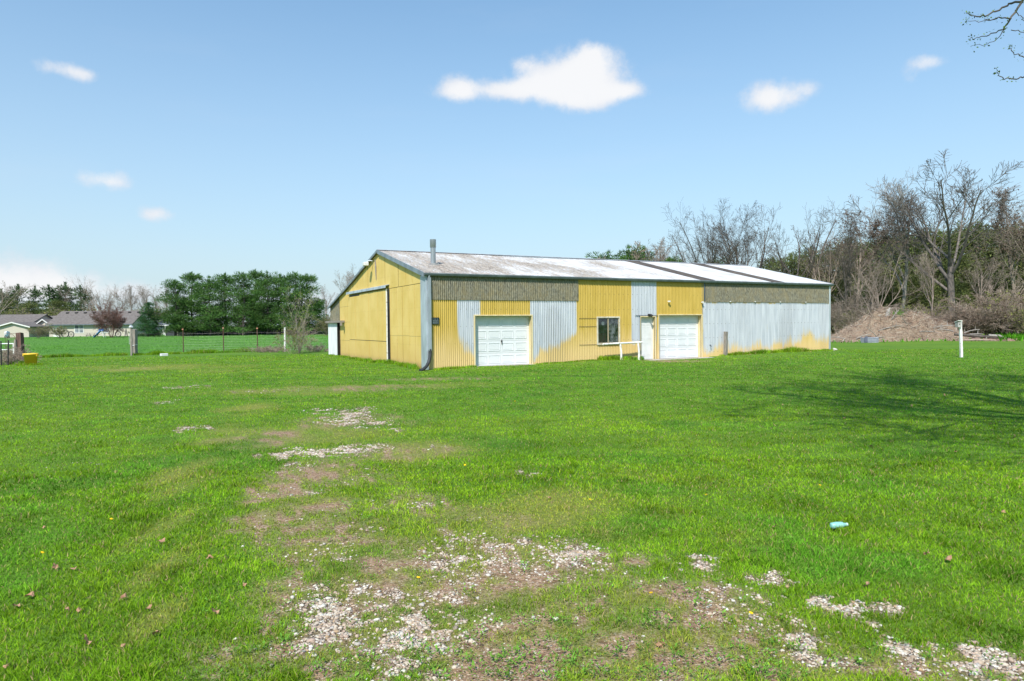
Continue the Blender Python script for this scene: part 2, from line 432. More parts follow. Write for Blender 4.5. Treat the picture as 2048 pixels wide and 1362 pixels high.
def lawn():
    rng = np.random.default_rng(5)
    n = 960000
    d = np.exp(rng.uniform(math.log(2.6), math.log(46), n)); d = d[rng.random(n) < np.clip((14/d)**.35, 0, 1)]
    n = len(d)
    a = rng.uniform(-rad(50), rad(60), n)
    x = CAM[0]+d*np.sin(YAW+a)/np.cos(a)**.5; y = CAM[1]+d*np.cos(YAW+a)/np.cos(a)**.5
    g, s, w = masks(x, y)
    keep = (rng.random(n) > s*.80) & (rng.random(n) > g*.82) & (rng.random(n) > w*.45) & ~((x > -.02) & (x < 24.55) & (y > -.02) & (y < 17.2)) & (field_mask(x, y) < .7)
    keep &= ~((x > 10.9) & (x < 15.1) & (y > -.75)) & ~((x > 2.15) & (x < 4.95) & (y > -.15))
    x, y, d, s, w = x[keep], y[keep], d[keep], s[keep], w[keep]; n = len(x)
    wd = .0045*np.maximum(1, d/4.2)**.95*rng.uniform(.6, 1.4, n)
    h = (.017+.022*vnoise(x, y, .45, 81, 2)+.014*rng.random(n))*(1-.5*s)*(1-.42*w)*np.maximum(1, d/16)**.35
    h *= 1 + .9*sst(vnoise(x, y, .22, 85, 2), .62, .82)*(d < 12)
    c = green_tones(x, y, rng, w)
    near = d < 9
    for nm, msk, seg, lab in (('lawn_grass', near, 2, 'short green lawn grass in the foreground, thin over gravel and soil'),
                              ('lawn_grass', ~near, 1, 'mown green lawn grass stretching from mid yard to the barn')):
        P = np.stack([x[msk], y[msk], gz(x[msk], y[msk])-.004], 1)
        blades(nm, lab, P, wd[msk], h[msk], c[msk], seg, .9, 3)
    # taller blades along walls, posts and fence
    X, Y, H, W_ = [], [], [], []
    def strip(x0, y0, x1, y1, wdt, n, h0, h1, bw=.016, sd=0):
        t = rng.random(n); cl = vnoise(t*math.hypot(x1-x0, y1-y0), t*0+sd, .8, 91+sd, 2)
        k = rng.random(n) < .25+1.1*cl; t = t[k]; cl = cl[k]
        o = rng.normal(0, wdt/2, len(t)); L = math.hypot(x1-x0, y1-y0)
        X.append(x0+(x1-x0)*t-(y1-y0)/L*o); Y.append(y0+(y1-y0)*t+(x1-x0)/L*o)
        H.append((h0+(h1-h0)*cl**1.5)*rng.uniform(.5, 1.2, len(t))); W_.append(np.full(len(t), bw))
    strip(0.2, -.22, 2.1, -.22, .14, 1100, .06, .18, sd=1); strip(5.0, -.2, 8.2, -.2, .12, 1500, .05, .15, sd=2)
    strip(8.3, -.25, 10.8, -.25, .2, 3000, .14, .42, sd=3); strip(15.9, -.2, 24.4, -.2, .14, 5200, .08, .30, sd=4)
    strip(18.0, -.2, 22.5, -.22, .16, 2200, .14, .42, sd=5)
    strip(-.25, .5, -.25, 9, .22, 4200, .10, .34, sd=6); strip(-.2, 8, -.2, 17, .2, 2600, .06, .22, sd=7)
    strip(-16.5, 25.4, -11.4, 26, .35, 2600, .10, .34, .02, 8); strip(-11.2, 25.8, -.8, 27.3, .45, 7000, .12, .45, .02, 9)
    strip(-18.2, 22, -15.6, 15.8, .4, 3500, .1, .4, .02, 10); strip(-15.9, 14.7, -14.8, 14.7, .2, 500, .1, .22, .015, 11)
    strip(25, 17, 44, 20, 1.2, 0, .1, .3)
    x = np.concatenate(X); y = np.concatenate(Y); h = np.concatenate(H); w_ = np.concatenate(W_)
    c = green_tones(x, y, rng, np.zeros(len(x)))
    blades('tall_grass', 'longer grass growing along the barn walls and wire fence', np.stack([x, y, gz(x, y)-.01], 1), w_, h, c, 2, .5, 4)
    # rough field beyond the wire fence
    n = 150000
    d = np.exp(rng.uniform(math.log(40), math.log(150), n)); a = rng.uniform(-rad(44), rad(2), n)
    x = CAM[0]+d*np.sin(YAW+a); y = CAM[1]+d*np.cos(YAW+a)
    k = field_mask(x, y) > .5; x, y, d = x[k], y[k], d[k]; n = len(x)
    b = np.clip((vnoise(x, y, 3.0, 15, 4)-.5)*1.8+.5, 0, 1)
    c = (np.array([.10, .245, .055])*(1-b[:, None])+np.array([.17, .38, .065])*b[:, None])*rng.uniform(.7, 1.3, (n, 1))
    blades('field_grass', 'rough blue green pasture grass beyond the wire fence', np.stack([x, y, gz(x, y)-.01], 1),
           .028*(d/45)*rng.uniform(.6, 1.4, n), (.05+.20*b**3)*rng.uniform(.6, 1.4, n), c, 1, 1.3, 6)
lawn()

def weeds():
    """broad-leaved weeds and clover in the worn drive"""
    rng = np.random.default_rng(12)
    V, C = [], []
    cen = []
    tries = 0
    while len(cen) < 1400 and tries < 9000:
        tries += 1
        u = rng.uniform(350, 2040); v = 1362-560*rng.random()**1.6
        p, d = spot(u, v); cen.append((p[0], p[1], d))
    c = np.array(cen); g, s, w = masks(c[:, 0], c[:, 1])
    k = rng.random(len(c)) < (.04+1.0*np.maximum(s, w*.3)*(1-g*.8)); c = c[k]
    for (x, y, d) in c:
        R = rng.uniform(.03, .10); n = int(rng.uniform(10, 34))
        tone = np.array([.13, .29, .04]) * rng.uniform(.7, 1.5) + np.array([.02, .02, 0])*rng.random()
        for _ in range(n):
            a = rng.uniform(0, 6.283); q = R*rng.random()**.6; L = rng.uniform(.009, .022); wd = L*rng.uniform(.3, .6)
            b = np.array([x+q*math.cos(a), y+q*math.sin(a), 0.0]); b[2] = 0
            o = np.array([math.cos(a), math.sin(a), rng.uniform(.1, .9)]); sd_ = np.array([-math.sin(a), math.cos(a), rng.uniform(-.3, .3)])
            z = rng.uniform(.008, .04)
            V.append([b+[0, 0, z], b+o*L*.5+sd_*wd*.5+[0, 0, z], b+o*L+[0, 0, z], b+o*L*.5-sd_*wd*.5+[0, 0, z]]); C.append(tone*rng.uniform(.7, 1.3))
    V = np.array(V); V[:, :, 2] += gz(V[:, 0, 0], V[:, 0, 1])[:, None]
    n = len(V)
    o = bulk('weeds', V.reshape(-1, 3), np.arange(n*4).reshape(-1, 4), 4, GRASS, None, False, np.repeat(np.array(C), 4, 0))
    tag(o, 'low broad leaved weeds and clover in the worn drive', 'weeds', None, 'stuff')
weeds()

def icos():
    t = (1+5**.5)/2
    v = np.array([(-1, t, 0), (1, t, 0), (-1, -t, 0), (1, -t, 0), (0, -1, t), (0, 1, t), (0, -1, -t), (0, 1, -t), (t, 0, -1), (t, 0, 1), (-t, 0, -1), (-t, 0, 1)], float)
    f = [(0, 11, 5), (0, 5, 1), (0, 1, 7), (0, 7, 10), (0, 10, 11), (1, 5, 9), (5, 11, 4), (11, 10, 2), (10, 7, 6), (7, 1, 8), (3, 9, 4), (3, 4, 2), (3, 2, 6), (3, 6, 8), (3, 8, 9), (4, 9, 5), (2, 4, 11), (6, 2, 10), (8, 6, 7), (9, 8, 1)]
    return v/np.linalg.norm(v[0]), np.array(f)
def pebbles():
    rng = np.random.default_rng(8); iv, jf = icos()
    P = []
    for (u, v, ru, rv, w_) in GRAVEL:
        p, d = spot(u, v); a = ru*d/F_PX*1.9; b = rv*d*d/(F_PX*CAM[2])*1.9
        dens = 4600*min(1, (5.0/d)**1.2)
        n = int(min(9000, a*b*3.14*dens))
        q = rng.random(n)**.5; th = rng.uniform(0, 6.283, n)
        P.append(p[None, :2]+(q*np.cos(th)*a)[:, None]*RT[:2]+(q*np.sin(th)*b)[:, None]*FW[:2])
    n = 16000; d = rng.uniform(3, 9, n); a_ = rng.uniform(-.6, .65, n)
    P.append(np.stack([CAM[0]+d*np.sin(YAW+a_), CAM[1]+d*np.cos(YAW+a_)], 1))
    P = np.concatenate(P); g, s, w = masks(P[:, 0], P[:, 1])
    k = rng.random(len(P)) < g*.62+s*.20; P = P[k]
    n = len(P); d = (P[:, 0]-CAM[0])*FW[0]+(P[:, 1]-CAM[1])*FW[1]
    sz = np.minimum(rng.lognormal(math.log(.0072), .42, n), .018)*np.clip(d/6, 1, 2)**.5
    S = np.stack([sz*rng.uniform(.8, 1.5, n), sz*rng.uniform(.7, 1.1, n), sz*rng.uniform(.4, .75, n)], 1)
    th = rng.uniform(0, 6.283, n); V = iv[None]*(1+.24*rng.normal(size=(n, 12, 1)))*S[:, None]
    c, s_ = np.cos(th)[:, None], np.sin(th)[:, None]
    W = np.stack([V[..., 0]*c-V[..., 1]*s_, V[..., 0]*s_+V[..., 1]*c, V[..., 2]], -1)
    W += np.stack([P[:, 0], P[:, 1], gz(P[:, 0], P[:, 1])+S[:, 2]*.12+rng.uniform(0, .004, n)], 1)[:, None]
    pal = np.array([[.58, .49, .39], [.48, .37, .27], [.38, .28, .20], [.44, .32, .25], [.68, .64, .56], [.25, .20, .165], [.44, .30, .17], [.46, .42, .38]])
    col = pal[rng.choice(8, n, p=[.26, .17, .1, .12, .18, .05, .05, .07])]*rng.uniform(.72, 1.05, (n, 1))
    m, nn, out = newmat('river_pebble')
    a = nn.n('ShaderNodeAttribute', attribute_name='Col').outputs['Color']
    oc = nn.n('ShaderNodeTexCoord').outputs['Object']
    principled(nn, out, nn.mix(nn.ss(nn.noise(oc, 120, 3), .4, .65), nn.mix(.75, (.3, .25, .2), a), a), .75)
    Fc = (np.arange(n)[:, None, None]*12+jf[None]).reshape(-1, 3)
    o = bulk('gravel', W.reshape(-1, 3), Fc, 3, m, None, True, np.repeat(col, 12, 0))
    tag(o, 'pale rounded gravel stones showing through the worn drive', 'gravel', None, 'stuff')
    print('pebbles', n)
pebbles()
# ------------------------------------------------------------------ barn
L_, B_, YK, YL = 24.5, 6.35, 12.66, 17.0
Z_EAVE, Z_RIDGE = 3.90, 5.46
ZS = 2.83
def roof_z(y):
    return np.interp(y, [-.07, B_, YK, YL+.15], [Z_EAVE, Z_RIDGE, 3.93, 2.93])
D1, D2, WD, HD = 2.16, 12.05, 2.74, 2.13
WIN = (8.43, 9.63, .83, 2.02)
MD = (10.93, 11.80, 2.05)

def galv(name, base=(.50, .55, .60), rough=.45, metal=.35):
    return mat2(name, base, tuple(.72*c for c in base), 3, rough, metal, (1, 1, .3), .1)
GALV = galv('galvanised_metal'); DARKTRIM = galv('weathered_trim', (.16, .19, .22), .5, .3)
WHITE = mat2('white_paint', (.74, .74, .745), (.66, .66, .655), 2, .45, bstr=.05)
CREAM = mat2('cream_painted_wood', (.72, .60, .36), (.62, .48, .25), 5, .7, stretch=(1, 1, .2), bstr=.1)
OFFWHITE = mat2('peeling_white_paint', (.74, .72, .68), (.80, .79, .77), 5, .8, c3=(.30, .25, .20), s3=9, bstr=.3)
DARK = mat2('dark_rubber', (.022, .024, .027), (.04, .042, .046), 6, .6)
BLACK = mat2('blackened_metal', (.03, .03, .032), (.05, .05, .05), 8, .5, .3)
WOODG = mat2('weathered_grey_wood', (.20, .17, .145), (.32, .285, .25), 7, .9, stretch=(3, 3, .3), c3=(.10, .08, .065), s3=6)
CONC = mat2('old_concrete', (.34, .30, .25), (.46, .42, .36), 3, .9, c3=(.22, .19, .15), s3=5)

def siding_material():
    m, n, out = newmat('painted_corrugated_steel')
    oc = n.n('ShaderNodeTexCoord').outputs['Object']
    bare = n.n('ShaderNodeAttribute', attribute_name='bare').outputs['Fac']
    v1 = n.mapv(oc, (2.2, 1, .35))
    a = n.noise(v1, 2.0, 6, .65); b = n.noise(n.mapv(oc, (14, 1, .5)), 1.2, 4); c_ = n.noise(oc, 34, 4)
    yel = n.mix(n.ss(a, .3, .75), (.455, .315, .056), (.545, .385, .092))
    sx = n.n('ShaderNodeSeparateXYZ'); n.l(oc, sx.inputs[0])
    # paint chalks to a paler tan towards the splash zone
    low = n.m('ADD', n.m('MULTIPLY', sx.outputs[2], -1.0), n.m('MULTIPLY', a, 1.3))
    yel = n.mix(n.m('MULTIPLY', n.ss(low, -1.3, .5), .85), yel, (.64, .47, .22))
    sil = n.mix(n.ss(b, .3, .7), (.43, .455, .50), (.58, .60, .64))
    sil = n.mix(n.m('MULTIPLY', n.ss(n.noise(n.mapv(oc, (1, 1, .5)), 1.6, 5), .5, .75), .6), sil, (.37, .41, .47))
    th = n.m('ADD', bare, n.m('MULTIPLY', n.m('SUBTRACT', n.noise(n.mapv(oc, (5, 1, 1.2)), 3, 6, .7), .5), .55))
    f = n.ss(n.m('ADD', th, n.m('MULTIPLY', n.m('SUBTRACT', n.noise(n.mapv(oc, (11, 1, .5)), 1.0, 5, .7), .5), 1.2)), .18, .85)
    col = n.mix(f, yel, sil)
    # grime streaks and screw dots
    col = n.mix(n.m('MULTIPLY', n.ss(n.noise(n.mapv(oc, (9, 1, .25)), 2.5, 5, .7), .56, .8), .30), col, (.20, .15, .08))
    fx = n.m('ABSOLUTE', n.m('SUBTRACT', n.m('FRACT', n.m('MULTIPLY', sx.outputs[0], 1/.272)), .5))
    fz = n.m('ABSOLUTE', n.m('SUBTRACT', n.m('FRACT', n.m('ADD', n.m('MULTIPLY', sx.outputs[2], 1/.72), .15)), .5))
    dot = n.m('MULTIPLY', n.m('LESS_THAN', fx, .045), n.m('LESS_THAN', fz, .018))
    col = n.mix(n.m('MULTIPLY', dot, .8), col, (.10, .075, .05))
    p = principled(n, out, col, .55, n.m('MULTIPLY', f, .25), c_, .08, .004, spec=.35)
    return m
SIDING = siding_material()
def fibre_material():
    m, n, out = newmat('grimy_fibreglass')
    oc = n.n('ShaderNodeTexCoord').outputs['Object']
    a = n.noise(n.mapv(oc, (1.5, 1.5, .8)), 2.2, 7, .7); b = n.noise(n.mapv(oc, (6, 6, 1.4)), 5, 6, .75)
    c = n.mix(n.ss(b, .36, .64), (.085, .078, .055), (.28, .265, .20))
    c = n.mix(n.m('MULTIPLY', n.ss(a, .4, .7), .6), c, (.25, .20, .10))
    c = n.mix(n.m('MULTIPLY', n.ss(n.noise(n.mapv(oc, (1, 1, 3)), 1.1, 5), .5, .7), .55), c, (.15, .15, .12))
    principled(n, out, c, .7, 0, b, .15, .004, spec=.3); return m
FIBRE = fibre_material()
def roof_material():
    m, n, out = newmat('weathered_white_roof')
    oc = n.n('ShaderNodeTexCoord').outputs['Object']
    s = n.n('ShaderNodeSeparateXYZ'); n.l(oc, s.inputs[0])
    streak = n.noise(n.mapv(oc, (9, .5, 1)), 1.6, 8, .75)
    fleck = n.noise(n.mapv(oc, (5.5, 1.7, 1)), 1.9, 6, .72)
    patch = n.noise(n.mapv(oc, (1, .35, 1)), .55, 4, .5)
    wear = n.m('SUBTRACT', .80, n.m('MULTIPLY', s.outputs[0], .030))          # most worn at the gable end
    k = n.m('ADD', n.m('MULTIPLY', streak, .55), n.m('ADD', n.m('MULTIPLY', fleck, .75), n.m('MULTIPLY', patch, .75)))
    k = n.ss(n.m('ADD', k, n.m('MULTIPLY', wear, .46)), 1.22, 1.36)
    white = n.mix(n.ss(n.noise(oc, 1.1, 5), .35, .7), (.57, .575, .59), (.43, .425, .42))
    rust = n.mix(n.ss(fleck, .4, .6), (.15, .115, .085), (.38, .33, .275))
    c = n.mix(n.m('MULTIPLY', k, .88), white, rust)
    sh = n.m('ABSOLUTE', n.m('SUBTRACT', n.m('FRACT', n.m('MULTIPLY', s.outputs[0], 1/.81)), .5))
    c = n.mix(n.m('MULTIPLY', n.m('LESS_THAN', sh, .03), n.m('MULTIPLY', n.ss(streak, .4, .6), .55)), c, (.36, .24, .18))
    principled(n, out, c, .6, 0, fleck, .1, .004, spec=.3); return m
ROOF = roof_material()
def flat_yellow():
    m, n, out = newmat('faded_yellow_sheet')
    oc = n.n('ShaderNodeTexCoord').outputs['Object']
    s = n.n('ShaderNodeSeparateXYZ'); n.l(oc, s.inputs[0])
    a = n.noise(oc, .9, 6, .6); b = n.noise(n.mapv(oc, (1, 5, .4)), 2.0, 6, .7)
    c = n.mix(n.ss(a, .3, .7), (.64, .445, .12), (.72, .52, .175))
    c = n.mix(n.m('MULTIPLY', n.ss(b, .55, .8), .45), c, (.72, .60, .33))
    low = n.m('ADD', n.m('MULTIPLY', s.outputs[2], -1.0), n.m('MULTIPLY', b, 1.4))
    c = n.mix(n.m('MULTIPLY', n.ss(low, -.7, .6), .5), c, (.60, .40, .14))
    fy = n.m('ABSOLUTE', n.m('SUBTRACT', n.m('FRACT', n.m('MULTIPLY', s.outputs[1], 1/.22)), .5))
    fz = n.m('ABSOLUTE', n.m('SUBTRACT', n.m('FRACT', n.m('ADD', n.m('MULTIPLY', s.outputs[2], 1/.79), .33)), .5))
    dot = n.m('MULTIPLY', n.m('LESS_THAN', fy, .05), n.m('LESS_THAN', fz, .012))
    c = n.mix(n.m('MULTIPLY', dot, .8), c, (.22, .13, .05))
    drip = n.ss(n.noise(n.mapv(oc, (1, 9, .30)), 1.6, 6, .75), .60, .78)
    c = n.mix(n.m('MULTIPLY', drip, .35), c, (.36, .25, .11))
    splash = n.ss(n.m('ADD', n.m('MULTIPLY', s.outputs[2], -1.6), n.noise(n.mapv(oc, (1, 4, 2)), 2.2, 6, .7)), .0, .5)
    c = n.mix(n.m('MULTIPLY', splash, .45), c, (.30, .20, .10))
    spots_ = n.ss(n.noise(oc, 7, 3, .6), .68, .73)
    c = n.mix(n.m('MULTIPLY', spots_, .5), c, (.30, .17, .06))
    principled(n, out, c, .6, 0, n.noise(n.mapv(oc, (1, 1, .3)), 3, 4), .25, .02, spec=.3); return m
GYEL = flat_yellow()

barn = thing('pole_barn', 'long low yellow and silver corrugated metal pole barn with white roof', 'barn')
PITCH_W = .092
def corr_wall(rects, off, amp, bare=None, dz=.07, y0=0.0):
    Vs, Fs, Bs = [], [], []; nb = 0
    for (x0, x1, z0, z1) in rects:
        nx = max(3, int((x1-x0)/PITCH_W*8)); nz = max(1, int((z1-z0)/dz)) if bare is not None else 2
        xs = np.linspace(x0, x1, nx+1); zs = np.linspace(z0, z1, nz+1)
        X, Z = np.meshgrid(xs, zs)
        Y = y0-off-amp*np.sin(2*np.pi*X/PITCH_W) + .012*(vnoise(X, Z*.3, 1.5, 7, 2)-.5)
        Vs.append(np.stack([X, Y, Z], -1).reshape(-1, 3))
        i = np.arange(nz)[:, None]*(nx+1)+np.arange(nx)[None]; i = i.ravel()+nb
        Fs.append(np.stack([i, i+1, i+nx+2, i+nx+1], 1)); nb += (nx+1)*(nz+1)
        if bare is not None: Bs.append(bare(X, Z).ravel())
    return np.concatenate(Vs), np.concatenate(Fs), (np.concatenate(Bs) if bare is not None else None)
def bare_fn(X, Z):
    wv = vnoise(X, Z, .35, 13, 3)-.5
    r = vnoise(np.floor(X/.66)*.66, X*0+3, .5, 17, 1)                      # one value per sheet
    def box(a, b, soft=.05): return sst(X, a-soft, a+soft)*(1-sst(X, b-soft, b+soft))
    o = box(1.36, 2.4, .07)*sst(Z+wv*.25, np.interp(X, [1.36, 1.55, 1.8, 2.1], [.5, .2, .0, -.2]), np.interp(X, [1.36, 1.55, 1.8, 2.1], [2.1, 1.8, 1.4, 1.1]))
    bz = np.interp(X, [4.9, 5.15, 5.35, 6.0, 6.35, 6.6, 7.2, 7.35], [.1, .25, .62, .66, .75, 1.05, 1.3, 1.4])
    o = np.maximum(o, box(4.85, 7.27)*sst(Z+wv*.3, bz-.45, bz+.45)*(1-.5*sst(Z, 2.74, 2.83)))
    o = np.maximum(o, box(10.39, 11.90, .02)*sst(Z+wv*.3, .5, 1.1))
    bz = np.interp(X, [15, 15.6, 15.7, 17.6, 17.7, 18.3, 18.4, 19.0, 19.1, 19.9, 20.0, 20.6, 20.7, 21.3, 21.4, 22.2, 22.3, 23.2, 23.3, 24.5],
                   [.28, .3, .45, .45, .2, .25, .46, .5, .3, .35, .62, .65, .45, .85, .55, .65, .95, 1.0, .7, .65]) + (r-.5)*.2
    far = box(14.9, 24.6)*sst(Z+wv*.35, bz-.6, bz+.7)*(1-.7*sst(Z+wv*.25, 2.70, 2.84))
    o = np.maximum(o, far)
    return o
low = [(.04, D1, -.25, ZS), (D1, D1+WD, HD, ZS), (D1+WD, 7.36, -.25, ZS), (7.36, WIN[0], -.25, 3.86), (WIN[0], WIN[1], -.25, WIN[2]), (WIN[0], WIN[1], WIN[3], 3.86),
       (WIN[1], MD[0], -.25, 3.86), (MD[0], MD[1], MD[2], 3.86), (MD[1], D2, -.25, 3.86), (D2, D2+WD, HD, 3.86), (D2+WD, 15.01, -.25, 3.86), (15.01, L_, -.25, ZS)]
V, Fc, Bv = corr_wall(low, .0, .015, bare_fn)
bulk('front_wall', V, Fc, 4, SIDING, barn, True, attrs=dict(bare=Bv))
for a, b in ((.06, 7.36), (15.03, L_)):
    V, Fc, _ = corr_wall([(a, b, ZS-.03, 3.86)], .032, .015)
    o = bulk('fibreglass_panel', V, Fc, 4, FIBRE, barn, True)
    o['label'] = 'grey olive fibreglass band under the eave'
# small seams around the patched sheets beside the window
for z in (.78, 1.62, 2.0): MB().box(7.40, 8.36, -.022, -.016, z-.008, z+.008).build('sheet_seam', DARK, barn)
# wall core so that nothing shows through, with holes for the openings
INNER = mat2('dark_timber_frame', (.05, .04, .03), (.08, .06, .045), 3, .9)
core = MB()
for (x0, x1, z0, z1) in low: core.box(x0, x1, .016, .05, z0, z1)
core.box(.06, 7.36, .014, .05, ZS, 3.86); core.box(15.01, L_, .014, .05, ZS, 3.86)
core.build('wall_frame', INNER, barn)
# back and far end walls
bk = MB(); bk.box(.1, L_-.05, 16.9, 16.96, -.25, 2.9)
bk.prism([(0.06, -.25), (16.9, -.25), (16.9, 2.9), (YK, 3.86), (B_, 5.38), (.06, 3.84)], 0, L_-.05, L_)
bk.build('back_wall', galv('old_back_sheet', (.42, .44, .46)), barn)
# inner floor
MB().box(.1, L_-.1, .1, 16.8, -.05, -.02).build('floor_slab', CONC, barn)

# roof: corrugated sheets running down the slope
def roof_strip(x0, x1, amp, lift=0.0, front=True):
    ys = np.concatenate([np.linspace(-.07, B_, 8)]) if front else np.concatenate([np.linspace(B_, YK, 5), np.linspace(YK, YL+.15, 3)[1:]])
    nx = int((x1-x0)/PITCH_W*8); xs = np.linspace(x0, x1, nx+1)
    X, Y = np.meshgrid(xs, ys)
    Z = roof_z(Y)+amp*np.sin(2*np.pi*X/PITCH_W)+lift
    Z = Z - .05*np.exp(-((X-9)/4)**2)*np.exp(-((Y-B_)/3)**2) + .02*(vnoise(X, Y, 2.5, 3, 2)-.5)
    i = (np.arange(len(ys)-1)[:, None]*(nx+1)+np.arange(nx)[None]).ravel()
    return np.stack([X, Y, Z], -1).reshape(-1, 3), np.stack([i, i+1, i+nx+2, i+nx+1], 1)
V, Fc = roof_strip(-.12, L_+.12, .011); roof = bulk('roof', V, Fc, 4, ROOF, barn, True)
V, Fc = roof_strip(-.12, L_+.12, .011, 0, False); bulk('roof', V, Fc, 4, ROOF, barn, True)
SKYL = mat2('dirty_skylight', (.062, .052, .045), (.10, .085, .072), 3, .7, stretch=(1, .4, 1), c3=(.16, .12, .085), s3=2)
for a, b in ((14.70, 15.72), (19.7, 20.75)):
    V, Fc = roof_strip(a, b, .011, .014); bulk('skylight_strip', V, Fc, 4, SKYL, barn, True)
MB().prism([(B_-.16, Z_RIDGE-.005), (B_, Z_RIDGE+.035), (B_+.16, Z_RIDGE-.005), (B_, Z_RIDGE+.022)], 0, -.13, L_+.13).build('ridge_cap', galv('ridge_metal', (.62, .62, .63)), barn)
# rake boards at the gable, gutter, far rake
def rake(x0, x1, ya, yb, dz, th, nm, mt):
    za, zb = float(roof_z(ya)), float(roof_z(yb))
    MB().prism([(ya, za+.018), (yb, zb+.018), (yb, zb-dz), (ya, za-dz)], 0, x0, x1).build(nm, mt, barn)
RAKE = galv('blue_grey_trim', (.27, .32, .37))
rake(-.155, -.125, -.07, B_, .17, .03, 'rake_trim', RAKE); rake(-.155, -.125, B_, YK, .09, .03, 'rake_trim', RAKE); rake(-.155, -.125, YK, YL+.15, .09, .03, 'rake_trim', RAKE)
rake(L_+.125, L_+.155, -.07, B_, .15, .03, 'rake_trim', RAKE)
g = MB()
g.prism([(-.065, 3.885), (-.165, 3.885), (-.18, 3.87), (-.165, 3.80), (-.135, 3.765), (-.065, 3.765)], 0, -.13, L_+.16)
g.build('gutter', galv('gutter_metal', (.17, .20, .23)), barn)
MB().box(-.1, L_+.1, -.064, -.03, 3.80, 3.90).build('soffit', DARKTRIM, barn)
gl = MB(); gl.box(-.12, L_+.16, -.188, -.165, 3.858, 3.878); gl.build('gutter_lip', galv('lip_metal', (.42, .45, .49)), barn)
# downspout, black drain elbow, corner trims
ds = MB(); ds.box(.03, .15, -.15, -.04, .72, 3.70); ds.tube([(.09, -.10, 3.66), (.09, -.11, 3.80)], .05, 8)
dsp = ds.build('downspout', galv('downspout_metal', (.40, .44, .48)), barn)
pts = [(.09, -.10, .78), (.09, -.11, .6), (.06, -.14, .42), (-.02, -.20, .24), (-.16, -.30, .08), (-.34, -.42, -.02), (-.5, -.5, -.05)]
el_ = MB(); el_.tube(pts, [.062, .07, .066, .07, .066, .07, .066], 10)
el_.build('drain_elbow', DARK, dsp)
MB().box(-.035, .05, -.03, .60, -.2, 3.80).build('corner_trim', galv('corner_metal', (.52, .58, .64)), barn)
MB().box(L_-.10, L_+.03, -.045, .10, -.2, 3.80).build('corner_trim', galv('corner_metal_far', (.62, .65, .68)), barn)

# gable wall of flat sheets with seams
gb = MB(); gb.prism([(.05, -.25), (14.6, -.25), (14.6, float(roof_z(14.6))-.02), (YK, 3.90), (B_, 5.43), (.05, 3.93)], 0, .03, .06)
gb.build('gable_frame', DARK, barn)
random.seed(4)
def sheets(y0, y1, z0, top, x, step, M_, name, seams=(), jit=.02):
    m = MB(); y = y0
    while y < y1-.05:
        e = min(y1, y+step*random.uniform(.9, 1.1))
        if y1-e < step*.35: e = y1
        zz = [z0]+[q+random.uniform(-.01, .01) for q in seams]
        dx = random.uniform(-.006, .006)
        a, b = y+.022, e-.022
        for k, zb in enumerate(zz):
            if k+1 < len(zz): poly = [(a, zb+.005), (b, zb+.005), (b, zz[k+1]-.005), (a, zz[k+1]-.005)]
            else:
                ta, tb = top(a), top(b)
                poly = [(a, zb+.005), (b, zb+.005), (b, tb)]
                if a < B_ < b: poly.append((B_, top(B_)))
                poly.append((a, ta))
            m.prism(poly, 0, x+dx-(.004*k), x+dx+.014)
        y = e
    return m.build(name, M_, barn)
topf = lambda y: float(roof_z(y))-.045
sheets(.62, 4.92, -.2, lambda y: 3.50, .0, .82, GYEL, 'gable_sheet', (1.30,))
sheets(.62, 12.6, 3.515, topf, -.012, .95, GYEL, 'gable_sheet')
sheets(11.95, 14.55, -.2, lambda y: 3.50 if y < 12.7 else topf(y), .0, .75, GYEL, 'gable_sheet', (.95, 2.0, 2.9))
sheets(12.62, 14.55, 3.2, topf, -.010, 1.1, GYEL, 'gable_sheet')
m = MB(); m.box(.02, .03, 4.9, 12.0, 2.9, 3.52); m.build('door_head', GYEL, barn)
# sliding door on its rail
sdoor = thing_part = bpy.data.objects.new('sliding_door', None)
bpy.data.objects.remove(sdoor)
m = MB(); y = 5.02
random.seed(9)
edges = [5.02, 5.6, 6.35, 7.2, 7.95, 8.8, 9.7, 10.6, 11.2, 11.85]
for a, b in zip(edges[:-1], edges[1:]):
    dx = random.uniform(-.006, .006); z1 = 3.46 if b < 9.8 else 3.38
    m.box(-.125+dx, -.10, a+.020, b-.020, .02, 1.0); m.box(-.131+dx, -.10, a+.020, b-.020, 1.03, z1)
sd_ = m.build('sliding_door', GYEL, barn)
MB().box(-.10, -.06, 5.0, 11.9, .0, 3.44).build('door_core', DARK, sd_)
MB().box(-.14, -.095, 4.955, 5.018, .0, 3.50).build('edge_strip', OFFWHITE, sd_)
MB().box(-.05, -.02, 4.86, 4.95, .02, 3.5).build('door_gap', DARK, barn)
r_ = MB(); r_.prism([(-.0, 3.72), (-.20, 3.66), (-.21, 3.54), (-.19, 3.54), (-.18, 3.64), (0, 3.69)], 1, 4.86, 12.2); r_.build('door_rail', GALV, barn)
m = MB(); m.box(-.024, -.014, 10.0, 12.1, 3.36, 3.5); m.build('rail_board', WOODG, barn)
